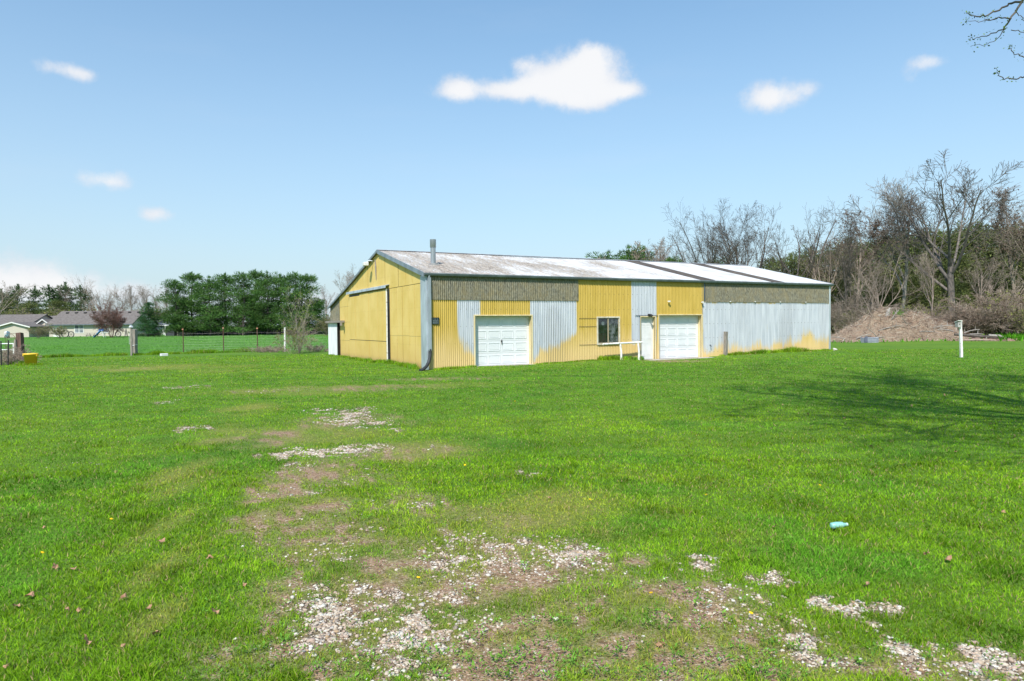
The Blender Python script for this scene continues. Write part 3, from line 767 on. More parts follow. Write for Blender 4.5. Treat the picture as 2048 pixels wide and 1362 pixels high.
# lean-to end: fibreglass above, white corrugated below, beam between
def corr_x(y0, y1, z0, ztop, x, amp, nm, mt):
    n_ = int((y1-y0)/PITCH_W*8)
    ys = np.linspace(y0, y1, n_+1); zs = np.linspace(0, 1, 5)
    Y, T = np.meshgrid(ys, zs); top = np.array([ztop(q) for q in ys])[None]
    Z = z0+(top-z0)*T; X = x-amp*np.sin(2*np.pi*Y/PITCH_W)
    i = (np.arange(4)[:, None]*(n_+1)+np.arange(n_)[None]).ravel()
    return bulk(nm, np.stack([X, Y, Z], -1).reshape(-1, 3), np.stack([i, i+1, i+n_+2, i+n_+1], 1), 4, mt, barn, True)
o = corr_x(14.56, 16.95, 2.0, topf, .0, .011, 'fibreglass_panel', FIBRE); o['label'] = 'grimy grey fibreglass sheet on the lean-to end'
WCOR = mat2('white_corrugated', (.72, .72, .74), (.60, .61, .64), 3, .55, .1, (1, 1, .2))
PITCH_S = PITCH_W
PITCH_W = .20
corr_x(14.78, 17.15, -.1, lambda y: 1.96, -.12, .018, 'lean_to_panel', WCOR)
PITCH_W = PITCH_S
MB().box(-.10, .06, 14.6, 17.1, -.2, 1.95).build('lean_to_core', INNER, barn)
MB().box(-.14, -.04, 14.60, 14.74, -.1, 1.96).build('lean_to_post', BLACK, barn)
MB().box(-.28, -.02, 13.4, 17.2, 1.98, 2.10).box(-.30, -.2, 13.2, 13.34, 1.8, 2.08).build('lean_to_beam', WOODG, barn)
# gable lamp, bracket and hanging batten
fl = MB(); fl.tube([(-.05, 7.35, 5.02), (-.22, 7.4, 5.03), (-.34, 7.45, 4.98)], .03, 6); fo = fl.build('flood_light', GALV, barn)
MB().box(-.50, -.26, 7.36, 7.66, 4.78, 4.96).build('lamp_head', WHITE, fo, .02)
MB().tube([(-.03, 7.02, 5.05), (-.05, 6.9, 4.7), (-.04, 6.88, 4.05)], [.03, .045, .02], 6).build('hanging_strap', WOODG, barn)
# flue
fp = MB(); fp.tube([(1.17, 2.2, 4.38), (1.17, 2.2, 5.28)], .115, 16); fpo = fp.build('flue_pipe', galv('flue_metal', (.48, .50, .52), .35, .6), barn)
MB().tube([(1.17, 2.2, 5.20), (1.17, 2.2, 5.22), (1.17, 2.2, 5.56)], [.125, .135, .135], 16).build('flue_cap', galv('flue_cap_metal', (.40, .42, .44), .35, .6), fpo)
MB().prism([(.98, 2.0), (1.36, 2.0), (1.36, 2.42), (.98, 2.42)], 2, 4.40, 4.49).build('roof_flashing', galv('flashing_metal', (.5, .48, .47)), fpo)
# wall marker sign (dark plaque with pale rows of lettering, unreadable at this distance)
sg = MB().box(.16, .53, -.045, -.02, 1.79, 2.07).build('wall_sign', mat2('dark_green_plaque', (.012, .022, .022), (.02, .03, .028), 5, .4), barn)
random.seed(6)
LETTERM = mat2('pale_letters', (.30, .36, .37), (.24, .3, .3), 5)
for z, n_ in ((2.005, 3), (1.93, 6), (1.85, 6)):
    for i in range(n_):
        x = .20+i*.30/n_+.5*.30/n_-.015; q = MB()
        q.prism([(x, z-.022), (x+.034, z-.022), (x+.034, z-.012), (x+.009, z-.012), (x+.009, z+.012), (x+.03, z+.012), (x+.03, z+.022), (x, z+.022)], 1, -.050, -.046)
        q.build('letter', LETTERM, sg)

def recess(name_pref, x0, w, h, depth, trim):
    t = MB()
    t.box(x0-trim, x0, -.035, .02, -.05, h+trim); t.box(x0+w, x0+w+trim, -.035, .02, -.05, h+trim); t.box(x0, x0+w, -.038, .02, h, h+trim)
    t.box(x0-.02, x0, .02, depth+.05, -.05, h+.01); t.box(x0+w, x0+w+.02, .02, depth+.05, -.05, h+.01)
    t.box(x0-.02, x0+w+.02, .02, depth+.05, h+.01, h+.03)
    return t.build('door_frame', CREAM, barn)
DOORW = mat2('garage_door_white', (.74, .74, .765), (.68, .69, .71), 1.5, .35, bstr=.03)
def garage(x0, handle):
    recess('', x0, WD, HD, .23, .05)
    d = MB(); z0, sh = -.01, .532
    for r in range(4):
        a = z0+r*sh; d.box(x0+.005, x0+WD-.005, .235, .275, a+.003, a+sh-.003)
    g_ = d.build('garage_door', DOORW, barn)
    g_['label'] = 'white raised panel garage door nearer the gable' if handle else 'white raised panel garage door beside the entry door'
    for r in range(4):
        for c in range(4):
            cx0 = x0+.07+c*(WD-.10)/4; cx1 = cx0+(WD-.10)/4-.10; a = z0+r*sh+.09; b = z0+(r+1)*sh-.09
            p = MB()
            w_ = .022
            p.box(cx0, cx1, .221, .2345, a, a+w_); p.box(cx0, cx1, .221, .2345, b-w_, b)
            p.box(cx0, cx0+w_, .221, .2345, a+w_, b-w_); p.box(cx1-w_, cx1, .221, .2345, a+w_, b-w_)
            p.box(cx0+.07, cx1-.07, .227, .2345, a+.06, b-.06)
            p.build('door_panel', DOORW, g_)
    MB().box(x0+.005, x0+WD-.005, .215, .28, -.05, -.012).build('bottom_seal', DARK, g_)
    if handle:
        h_ = MB(); h_.tube([(x0+WD/2, .20, 1.03), (x0+WD/2, .232, 1.03)], .035, 8); h_.box(x0+WD/2-.015, x0+WD/2+.015, .19, .21, .90, 1.10); h_.build('handle', BLACK, g_)
garage(D1, True); garage(D2, False)
# entry door
recess('', MD[0], MD[1]-MD[0], MD[2], .13, .045)
dr = MB().box(MD[0]+.005, MD[1]-.005, .14, .18, .0, MD[2]).build('entry_door', WHITE, barn)
for (za, zb) in ((.16, .80), (.95, 1.55), (1.66, 1.92)):
    for k in range(2):
        xa = MD[0]+.10+k*.36; p = MB(); xb = xa+.29; w_ = .018
        p.box(xa, xb, .134, .1395, za, za+w_); p.box(xa, xb, .134, .1395, zb-w_, zb); p.box(xa, xa+w_, .134, .1395, za+w_, zb-w_); p.box(xb-w_, xb, .134, .1395, za+w_, zb-w_)
        p.box(xa+.05, xb-.05, .133, .1395, za+.05, zb-.05); p.build('door_panel', WHITE, dr)
MB().tube([(MD[0]+.07, .14, 1.0), (MD[0]+.07, .10, 1.0), (MD[0]+.07, .07, 1.0)], [.02, .018, .032], 10).build('door_knob', GALV, dr)
lm = MB(); lm.box(11.36, 11.50, -.06, -.02, 2.08, 2.2); lm.tube([(11.43, -.06, 2.14), (11.43, -.16, 2.15), (11.45, -.22, 2.09)], [.03, .05, .075], 10); lm.build('wall_lamp', BLACK, barn)
MB().box(10.60, MD[1]+.16, -.042, -.02, 2.115, 2.14).box(10.86, 10.885, -.045, -.015, -.05, 2.1).build('door_head_flashing', DARKTRIM, barn)
# window
wf = MB(); x0, x1, z0, z1 = WIN
wf.box(x0-.06, x0, -.05, .03, z0-.06, z1+.06); wf.box(x1, x1+.05, -.05, .03, z0-.06, z1+.06); wf.box(x0, x1, -.048, .03, z1, z1+.06); wf.box(x0, x1, -.055, .03, z0-.07, z0)
w_o = wf.build('window', mat2('cream_window_paint', (.66, .62, .52), (.56, .50, .38), 6, .8, c3=(.28, .2, .12), s3=9), barn)
ft = MB(); f = .03
ft.box(x0, x1, -.01, .03, z0, z0+f); ft.box(x0, x1, -.01, .03, z1-f, z1); ft.box(x0, x0+f, -.012, .03, z0+f, z1-f); ft.box(x1-f, x1, -.012, .03, z0+f, z1-f); ft.box(x0+.56, x0+.62, -.018, .03, z0+f, z1-f)
ft.build('sash', mat2('tan_sash', (.30, .25, .17), (.36, .3, .2), 4), w_o)
def glass(name, dust):
    m, n, out = newmat(name)
    oc = n.n('ShaderNodeTexCoord').outputs['Object']
    g_ = n.n('ShaderNodeBsdfGlossy'); g_.inputs['Roughness'].default_value = .03; g_.inputs['Color'].default_value = (.9, .95, 1, 1)
    t_ = n.n('ShaderNodeBsdfTransparent'); t_.inputs[0].default_value = (.75, .8, .8, 1)
    f_ = n.n('ShaderNodeFresnel'); f_.inputs[0].default_value = 1.5
    a = n.n('ShaderNodeMixShader'); n.l(f_.outputs[0], a.inputs[0]); n.l(t_.outputs[0], a.inputs[1]); n.l(g_.outputs[0], a.inputs[2])
    d_ = n.n('ShaderNodeBsdfDiffuse'); d_.inputs[0].default_value = (.30, .33, .33, 1)
    b = n.n('ShaderNodeMixShader'); nz = n.m('MULTIPLY', n.ss(n.noise(n.mapv(oc, (1, 1, .8)), 3.5, 6, .65), .38, .72), dust)
    n.l(nz, b.inputs[0]); n.l(a.outputs[0], b.inputs[1]); n.l(d_.outputs[0], b.inputs[2]); n.l(b.outputs[0], out.inputs[0]); return m
MB().box(x0+f, x0+.56, .008, .012, z0+f, z1-f).build('pane', glass('window_glass', .12), w_o)
po = MB().box(x0+.62, x1-f, .0, .004, z0+f, z1-f).build('pane', glass('dusty_window_glass', .62), w_o); po['label'] = 'dusty pane of the window'
st = MB(); st.tube([(x0+.30, .003, 1.76), (x0+.30, .0065, 1.76)], .09, 18); st.build('round_sticker', mat2('faded_sticker', (.20, .24, .24), (.06, .08, .08), 26), w_o)
# inside of the window
rb = MB().box(8.2, 9.9, 1.9, 1.95, 0, 3.0).box(8.2, 8.25, .1, 1.9, 0, 3.0).box(9.85, 9.9, .1, 1.9, 0, 3.0).box(8.2, 9.9, .1, 1.9, 2.95, 3.0)
rb.build('inner_partition', mat2('dusty_board', (.10, .11, .09), (.17, .18, .15), 4), barn)
cab = thing('storage_cabinet', 'dark red cabinet seen low through the left pane of the barn window', 'cabinet', (8.76, .31, -.02))
RED = mat2('red_enamel', (.42, .04, .055), (.30, .035, .05), 4, .5)
MB().box(-.42, .22, -.2, .2, 0, 1.32).build('cabinet_body', RED, cab, .01)
for z in (.1, .5, .92): MB().box(-.38, .18, -.225, -.205, z, z+.34).build('drawer', RED, cab)
# fittings on the wall
for (x, z) in ((12.62, 2.78), (14.80, 2.75)):
    q = MB(); q.tube([(x, -.01, z+.02), (x, -.10, z+.03)], .02, 6); q.box(x-.045, x+.045, -.15, -.07, z, z+.07); q.build('wall_fitting', OFFWHITE, barn)
for x in (16.7, 18.5, 20.4, 22.4): MB().box(x, x+.08, -.07, -.048, ZS-.02, ZS+.02).build('sheet_clip', OFFWHITE, barn)
MB().box(14.83, 14.845, -.03, -.012, 2.2, 3.8).box(14.95, 15.0, -.045, -.015, ZS, 3.82).build('corner_batten', DARKTRIM, barn)
MB().tube([(15.35, -.02, .6), (15.35, -.09, .6), (15.36, -.10, .5)], .018, 6).build('hose_tap', BLACK, barn)
# concrete aprons
m = MB(); m.prism([(10.85, -.8), (13.2, -.72), (15.1, -.62), (15.2, -.02), (10.85, -.02)], 2, -.12, -.004); o = m.build('concrete_apron', CONC); tag(o, None, None, None, 'structure')
m = MB(); m.prism([(D1-.05, -.16), (D1+WD+.1, -.20), (D1+WD+.1, .22), (D1-.05, .22)], 2, -.12, -.012); o = m.build('door_sill_slab', CONC); tag(o, None, None, None, 'structure')
m = MB(); m.box(D2, D2+WD, -.02, .22, -.12, -.016); o = m.build('door_sill_slab', CONC); tag(o, None, None, None, 'structure')

# hitching rail below the window, leaning post at the far section, stone at the corner
hr = thing('hitching_rail', 'low white peeling pipe rail on two posts under the barn window', 'rail', (9.5, -.38, 0))
R_ = MB().tube([(-1.05, .0, .80), (.4, .01, .83), (1.25, .05, .84)], .045, 10).build('rail', OFFWHITE, hr)
for x in (-.02, 1.02): MB().tube([(x, 0, -.06), (x+.01, .0, .40), (x-.04, .01, .80)], [.06, .05, .045], 10).build('post', OFFWHITE, hr)
def post(name, label, x, y, h, w, mt, tilt=(0, 0), group=None, cat='post', rz=0.2):
    t = thing(name, label, cat, (x, y, G(x, y)), rz, group)
    m = MB(); n_ = 6
    for k in range(n_):
        pass
    a = w/2
    vs = []; fs = []
    for k in range(n_+1):
        z = -.1+(h+.1)*k/n_; ox = tilt[0]*z+random.uniform(-.006, .006); oy = tilt[1]*z+random.uniform(-.006, .006)
        for (sx, sy) in ((-1, -1), (1, -1), (1, 1), (-1, 1)): vs.append((ox+sx*a*random.uniform(.93, 1.04), oy+sy*a*random.uniform(.93, 1.04), z+(random.uniform(-.03, .03) if k == n_ else 0)))
    for k in range(n_):
        for j in range(4): fs.append((k*4+j, k*4+(j+1) % 4, k*4+4+(j+1) % 4, k*4+4+j))
    fs.append((n_*4, n_*4+1, n_*4+2, n_*4+3))
    m.add(vs, fs); m.build('shaft', mt, t)
    return t
post('wooden_post', 'short grey wooden post leaning beside the silver barn wall', 16.22, -.22, 1.24, .16, WOODG, (.03, 0))
# ------------------------------------------------------------------ trees
def bark(name, c1, c2, s=5):
    return mat2(name, c1, c2, s, .95, stretch=(1, 1, .35), bstr=.4)
BARK_G = bark('grey_brown_bark', (.19, .15, .12), (.32, .26, .21))
BARK_D = bark('dark_bark', (.07, .058, .05), (.13, .11, .095))
BARK_M = bark('brown_grey_bark', (.11, .092, .08), (.19, .165, .145))
BARK_P = bark('pale_bark', (.24, .215, .19), (.34, .31, .28))
BARK_T = bark('tan_twigs', (.26, .20, .155), (.38, .30, .24))
BARK_R = bark('reddish_twigs', (.115, .055, .05), (.20, .11, .095))
NEEDLE = leafmat('needle_foliage', .22)
class Tubes:
    def __init__(s): s.V = []; s.F = []; s.n = 0; s.tips = []
    def add(s, P, R, k):
        P = np.asarray(P, float); n = len(P)
        T = np.gradient(P, axis=0); T /= np.linalg.norm(T, axis=1)[:, None]+1e-9
        ref = np.array([.31, .95, .05]) if abs(T[0, 1]) < .8 else np.array([1, 0, 0.1])
        A = np.cross(T, ref); A /= np.linalg.norm(A, axis=1)[:, None]+1e-9
        B = np.cross(T, A)
        w = np.arange(k)*2*np.pi/k
        ring = (A[:, None]*np.cos(w)[None, :, None]+B[:, None]*np.sin(w)[None, :, None])*np.asarray(R)[:, None, None]+P[:, None]
        i = (np.arange(n-1)[:, None]*k+np.arange(k)[None]); j = (np.arange(n-1)[:, None]*k+(np.arange(k)[None]+1) % k)
        s.F.append(np.stack([i, j, j+k, i+k], -1).reshape(-1, 4)+s.n); s.V.append(ring.reshape(-1, 3)); s.n += n*k
    def arrays(s): return np.concatenate(s.V), np.concatenate(s.F)
def nrm(v): return v/(np.linalg.norm(v)+1e-9)
def grow(T, rng, p, d, L, r, lev, P):
    """one limb and what grows from it"""
    n = max(3, P['seg'][lev]); pts = [p]; rs = [r]; dirs = [d]
    for i in range(n):
        d = nrm(d+rng.normal(0, P['wig'][lev], 3)+np.array([0, 0, P['up'][lev]]))
        p = p+d*L/n; pts.append(p); dirs.append(d); rs.append(max(P['rmin'], r*(1-(i+1)/n*(1-P['tap'][lev]))))
    if P.get('cull') is None or P['cull'](np.array(pts)):
        T.add(pts, rs, P['sides'][lev])
    else: return
    if lev+1 >= P['levels']:
        T.tips.append((pts[-1], d)); return
    nc = P['kids'][lev]; nc = int(nc*rng.uniform(.8, 1.25)+.5)
    lo = P['start'][lev]
    for k in range(nc):
        t = lo+(1-lo)*(k+rng.uniform(.1, .9))/nc; f = t*n; i = min(n-1, int(f)); q = pts[i]+(pts[i+1]-pts[i])*(f-i)
        dd = dirs[i+1]; ax = nrm(np.cross(dd, rng.normal(size=3))); az = P['ang'][lev]*rng.uniform(.65, 1.25)
        nd = nrm(dd*math.cos(az)+ax*math.sin(az))
        if nd[2] < P.get('minz', -.3): nd[2] = abs(nd[2])*.5; nd = nrm(nd)
        rr = (rs[i]+(rs[i+1]-rs[i])*(f-i))*P['rk'][lev]*rng.uniform(.8, 1.1)
        LL = L*P['lk'][lev]*rng.uniform(.65, 1.2)*(1.15-.55*(t-lo)/(1-lo+1e-6)*P.get('taperlen', 1))
        grow(T, rng, q, nd, LL, rr, lev+1, P)
def tree_mesh(name, seed, P, H, trunk_r, lean=(0, 0)):
    rng = np.random.default_rng(seed); T = Tubes()
    if P.get('stems', 1) == 1:
        # flared foot
        grow(T, rng, np.array([0, 0, -.3]), nrm(np.array([lean[0], lean[1], 1.0])), P['trunk']*H, trunk_r, 0, P)
    else:
        for k in range(P['stems']):
            a = rng.uniform(0, 6.283); s = rng.uniform(.1, .5)*P['spread']
            grow(T, rng, np.array([math.cos(a)*s*.3*P['foot'], math.sin(a)*s*.3*P['foot'], -.2]), nrm(np.array([math.cos(a)*s, math.sin(a)*s, 1.0])), P['trunk']*H*rng.uniform(.7, 1.1), trunk_r*rng.uniform(.6, 1), 0, P)
    V, F_ = T.arrays()
    V = V*(H/ np.percentile(V[:, 2], 99.9))
    me = bpy.data.meshes.new(name)
    me.vertices.add(len(V)); me.vertices.foreach_set('co', V.astype(np.float32).ravel())
    me.loops.add(len(F_)*4); me.loops.foreach_set('vertex_index', F_.astype(np.int32).ravel())
    me.polygons.add(len(F_)); me.polygons.foreach_set('loop_start', np.arange(0, len(F_)*4, 4, dtype=np.int32)); me.polygons.foreach_set('loop_total', np.full(len(F_), 4, np.int32))
    me.polygons.foreach_set('use_smooth', np.ones(len(F_), bool)); me.update(calc_edges=True)
    return me, T
VASE = dict(levels=5, seg=[5, 7, 6, 4, 3], wig=[.05, .10, .13, .16, .18], up=[.03, .05, .04, .03, .02], tap=[.72, .30, .25, .3, .5], kids=[6, 7, 6, 4, 0], start=[.45, .20, .18, .15],
            ang=[.62, .62, .7, .75], rk=[.56, .48, .50, .6], lk=[1.35, .50, .50, .50], sides=[8, 6, 4, 3, 3], rmin=.011, trunk=.40, minz=-.15)
TALL = dict(VASE, kids=[9, 7, 6, 4, 0], start=[.35, .25, .2, .15], ang=[.48, .55, .65, .75], lk=[.62, .48, .5, .5], trunk=.70, tap=[.45, .3, .25, .3, .5], up=[.02, .08, .05, .03, .02])
TWIGGY = dict(VASE, levels=4, stems=9, spread=1.0, foot=1.0, seg=[6, 5, 4, 3], kids=[8, 7, 5, 0], start=[.2, .15, .15], ang=[.55, .65, .8], lk=[.48, .5, .5], trunk=.9, tap=[.25, .3, .4, .5], rk=[.55, .55, .6], sides=[5, 4, 3, 3], wig=[.12, .15, .2, .2], up=[.02, .02, .02, .0], rmin=.010, minz=-.5)
ME = {}
ME['vase'] = [tree_mesh('bare_branches', s, VASE, 17, .27)[0] for s in (11, 12, 14)]
ME['tall'] = [tree_mesh('bare_branches', s, TALL, 17, .21)[0] for s in (21, 22, 23)]
BIGP = dict(VASE, kids=[7, 8, 7, 7, 0], trunk=.36, rmin=.012, start=[.55, .2, .15, .15], ang=[.62, .55, .65, .75], rk=[.62, .50, .5, .6], lk=[1.5, .52, .5, .5], tap=[.65, .25, .25, .3, .5], wig=[.03, .08, .13, .18, .2], up=[.02, .045, .04, .02, 0])
ME['big'] = [tree_mesh('bare_branches', 39, BIGP, 19, .27)[0]]
ME['thicket'] = [tree_mesh('bare_stems', s, TWIGGY, 6, .06)[0] for s in (41, 42, 43)]
ME['thicket_fine'] = [tree_mesh('bare_stems', s, dict(TWIGGY, stems=14, kids=[10, 8, 5, 0], up=[-.01, -.02, -.03, 0], spread=1.7, rmin=.013), 6, .05)[0] for s in (44, 45)]

def foliage(seed, H, R, prof, whorls, per, clump_r, n_t, tl, tw, tone, var=.35, droop=0.0, base=.1, dark=(.4, .5, .5), flat=.42, lead=True):
    """needle crown: tufts of narrow blades gathered in clumps along whorled boughs"""
    rng = np.random.default_rng(seed); V = []; C = []; T = Tubes()
    tz = np.linspace(0, H*.97, 9)
    T.add(np.stack([.12*np.sin(tz*.5+seed), .12*np.cos(tz*.4), tz-.2], 1), np.interp(tz, [0, H], [H*.018+.03, .03]), 7)
    for w in range(whorls):
        t = base+(1-base)*(w+rng.uniform(-.3, .3))/whorls; t = min(max(t, base*.8), .985); z = t*H; rr = R*prof(t)
        for k in range(per):
            a = rng.uniform(0, 6.283); L = rr*rng.uniform(.65, 1.15)+.15
            end = np.array([math.cos(a)*L, math.sin(a)*L, z+L*rng.uniform(.0, .35)-droop*L]); st = np.array([0, 0, z-.1*L])
            if L > .8: T.add(np.stack([st, (st+end)/2+[0, 0, -.06*L], end]), [.05+.006*L, .04, .015], 4)
            nc = max(1, int(L/clump_r*.95))
            tint = rng.uniform(1-var, 1+var)
            for c in range(nc):
                f = 1-.78*c/nc; cen = st+(end-st)*f+rng.normal(0, clump_r*.30, 3)
                cr = clump_r*rng.uniform(.75, 1.25)*(.75+.4*f)
                m = int(n_t*(.6+.4*f)); q = rng.normal(size=(m, 3)); q /= np.linalg.norm(q, axis=1)[:, None]; rad_ = rng.random(m)[:, None]**.38
                ctr = cen+q*rad_*cr*np.array([1, 1, flat])
                dr = q*np.array([1, 1, .5])+np.array([0, 0, .55])+rng.normal(0, .35, (m, 3)); dr /= np.linalg.norm(dr, axis=1)[:, None]
                sd = np.cross(dr, rng.normal(size=(m, 3))); sd /= np.linalg.norm(sd, axis=1)[:, None]
                l = tl*rng.uniform(.6, 1.3, (m, 1)); s = sd*tw*rng.uniform(.7, 1.3, (m, 1))*.5
                V.append(np.stack([ctr-s, ctr+s, ctr+dr*l], 1).reshape(-1, 3))
                tone_ = np.array(tone)*tint*rng.uniform(.75, 1.25, (m, 1))
                yl = rng.random((m, 1)) < .12
                C.append(np.repeat(np.where(yl, tone_*np.array([1.5, 1.25, 1.0]), tone_), 3, 0))
    if lead:
        m = 60; zz = H*rng.uniform(.93, 1.03, m); ctr = np.stack([rng.normal(0, .12, m), rng.normal(0, .12, m), zz], 1); dr = np.stack([rng.normal(0, .5, m), rng.normal(0, .5, m), np.ones(m)], 1); dr /= np.linalg.norm(dr, axis=1)[:, None]
        sd = np.cross(dr, rng.normal(size=(m, 3))); sd /= np.linalg.norm(sd, axis=1)[:, None]
        V.append(np.stack([ctr-sd*tw*.5, ctr+sd*tw*.5, ctr+dr*tl], 1).reshape(-1, 3)); C.append(np.tile(np.array(tone), (m*3, 1)))
    V = np.concatenate(V); C = np.concatenate(C)
    me = bpy.data.meshes.new('needles'); n = len(V)//3
    me.vertices.add(len(V)); me.vertices.foreach_set('co', V.astype(np.float32).ravel())
    me.loops.add(n*3); me.loops.foreach_set('vertex_index', np.arange(n*3, dtype=np.int32))
    me.polygons.add(n); me.polygons.foreach_set('loop_start', np.arange(0, n*3, 3, dtype=np.int32)); me.polygons.foreach_set('loop_total', np.full(n, 3, np.int32)); me.update(calc_edges=True)
    a_ = me.color_attributes.new('Col', 'FLOAT_COLOR', 'POINT'); c = np.ones((len(V), 4), np.float32); c[:, :3] = C; a_.data.foreach_set('color', c.ravel())
    V2, F2 = T.arrays(); tm = bpy.data.meshes.new('boughs')
    tm.vertices.add(len(V2)); tm.vertices.foreach_set('co', V2.astype(np.float32).ravel()); tm.loops.add(len(F2)*4); tm.loops.foreach_set('vertex_index', F2.astype(np.int32).ravel())
    tm.polygons.add(len(F2)); tm.polygons.foreach_set('loop_start', np.arange(0, len(F2)*4, 4, dtype=np.int32)); tm.polygons.foreach_set('loop_total', np.full(len(F2), 4, np.int32)); tm.update(calc_edges=True)
    return me, tm
pine_prof = lambda t: (1-t)**.8*(.80+.5*min(1, t*4)) if t > .03 else .6
cedar_prof = lambda t: min(1, (t+.02)*7)*(1-t**2.4)**.75
spruce_prof = lambda t: (1.03-t)
ME['pine'] = [foliage(s, 11, 3.1, pine_prof, 13, 5, 1.15, 120, .42, .11, (.080, .160, .045), .42, 0.0, .08) for s in (61, 62, 63, 64)]
ME['cedar'] = [foliage(s, 11, 3.0, cedar_prof, 14, 8, .95, 80, .36, .10, (.135, .165, .060), .45, 0, .02, flat=.8) for s in (71, 72, 73)]
ME['spruce'] = [foliage(81, 6.5, 2.3, spruce_prof, 13, 7, .6, 60, .26, .08, (.05, .12, .045), .3, .25, .1)]
ME['far_fir'] = [foliage(s, 12, 2.6, lambda t: (1.05-t)**.8*min(1, t*5+.2), 12, 6, .9, 45, .55, .16, (.075, .13, .05), .35, .1, .05) for s in (85, 86)]

def spray(me_src, seed, n, size, tone, zlo=.0, per=1):
    """small leaves set along the twigs of a bare mesh"""
    rng = np.random.default_rng(seed); m = len(me_src.vertices); co = np.empty(m*3, np.float32); me_src.vertices.foreach_get('co', co); co = co.reshape(-1, 3)
    H = co[:, 2].max(); ok = np.where(co[:, 2] > zlo*H)[0]; k = rng.choice(ok, n); c = co[k]+rng.normal(0, .10, (n, 3))
    a = rng.normal(size=(n, 3)); a /= np.linalg.norm(a, axis=1)[:, None]; b = np.cross(a, rng.normal(size=(n, 3))); b /= np.linalg.norm(b, axis=1)[:, None]
    s = size*rng.uniform(.5, 1.4, (n, 1)); V = np.stack([c-a*s, c+b*s*.6, c+a*s, c-b*s*.6], 1).reshape(-1, 3)
    me = bpy.data.meshes.new('leaves'); me.vertices.add(n*4); me.vertices.foreach_set('co', V.astype(np.float32).ravel()); me.loops.add(n*4); me.loops.foreach_set('vertex_index', np.arange(n*4, dtype=np.int32))
    me.polygons.add(n); me.polygons.foreach_set('loop_start', np.arange(0, n*4, 4, dtype=np.int32)); me.polygons.foreach_set('loop_total', np.full(n, 4, np.int32)); me.update(calc_edges=True)
    at_ = me.color_attributes.new('Col', 'FLOAT_COLOR', 'POINT'); cc = np.ones((n*4, 4), np.float32); cc[:, :3] = np.repeat(np.array(tone)*rng.uniform(.6, 1.5, (n, 1)), 4, 0); at_.data.foreach_set('color', cc.ravel())
    return me
ME['bush_leaf'] = [spray(m_, 91+i, 2600, .085, (.20, .22, .06), .05) for i, m_ in enumerate(ME['thicket'])]
ME['bud_leaf'] = [spray(m_, 95+i, 3200, .07, (.19, .105, .07), .1) for i, m_ in enumerate(ME['thicket_fine'])]
ME['canopy_bud'] = [spray(m_, 97+i, 4200, .085, (.15, .105, .085), .45) for i, m_ in enumerate(ME['tall'])]

def plant(kind, var, u, D, vtop, name, label, cat, mats, width=1.0, rz=None, group=None, parts=('trunk', 'crown'), leaf=None):
    """stand a tree at its place; its height follows from where its top is seen"""
    p = on(u, D); H = hgt(u, D, vtop); base = ME[kind][var]
    rz = (u*.37+D) % 6.283 if rz is None else rz
    t = thing(name, label, cat, p, rz, group)
    if isinstance(base, tuple):
        h0 = {'pine': 11, 'cedar': 11, 'spruce': 6.5, 'far_fir': 12}[kind]
        for me, mt, nm in ((base[0], NEEDLE, parts[1]), (base[1], mats[0], parts[0])):
            if not me.materials: me.materials.append(mt)
            o = bpy.data.objects.new(nm, me); COL.objects.link(o); o.parent = t
            o.scale = (H/h0*width, H/h0*width, H/h0)
    else:
        h0 = {'vase': 17, 'tall': 17, 'big': 19, 'thicket': 6, 'thicket_fine': 6}[kind]
        if not base.materials: base.materials.append(BARK_G)
        o = bpy.data.objects.new(parts[0] if leaf else 'trunk_and_branches', base); COL.objects.link(o); o.parent = t
        o.scale = (H/h0*width, H/h0*width, H/h0)
        if mats:
            o.material_slots[0].link = 'OBJECT'; o.material_slots[0].material = mats[0]
        if leaf:
            me = ME[leaf][var]
            if not me.materials: me.materials.append(NEEDLE)
            c = bpy.data.objects.new('leaves', me); COL.objects.link(c); c.parent = t; c.scale = o.scale
    return t

# --- white pines in a row, left of the barn
rowg = 'white pines in a row before the dark board fence'
PINES = [(352, 121, 563, 1.20, 'broad green pine at the left end of the pine row'), (385, 125, 549, 1.15, 'second pine from the left of the row, broad with two tops'),
         (420, 121, 556, 1.12, 'third pine from the left, standing before the start of the lower gap'), (452, 127, 550, 1.0, 'tall pine left of the middle of the row'),
         (488, 122, 549, 1.0, 'pine with pointed tip at the left of the row centre'), (512, 128, 544, .95, 'tallest pointed pine at the centre of the row'),
         (536, 123, 547, .95, 'pine just right of the tallest pointed one'), (562, 127, 553, .95, 'slim pine between the row centre and the budding sapling'),
         (592, 122, 550, 1.05, 'large pine directly behind the budding sapling'), (614, 126, 552, 1.0, 'rightmost full pine of the row, beside the gap'),
         (640, 134, 600, .8, 'low dark pine beyond the right end of the row')]
for i, (u, D, vt, w, lab) in enumerate(PINES):
    plant('pine', i % 4, u, D, vt, 'pine_tree', lab, 'pine tree', [BARK_D], w*.95, group=rowg)
plant('spruce', 0, 297, 118, 607, 'spruce_tree', 'small dark spruce with a bare stem at the left foot of the pine row', 'spruce tree', [BARK_D], 1.15)
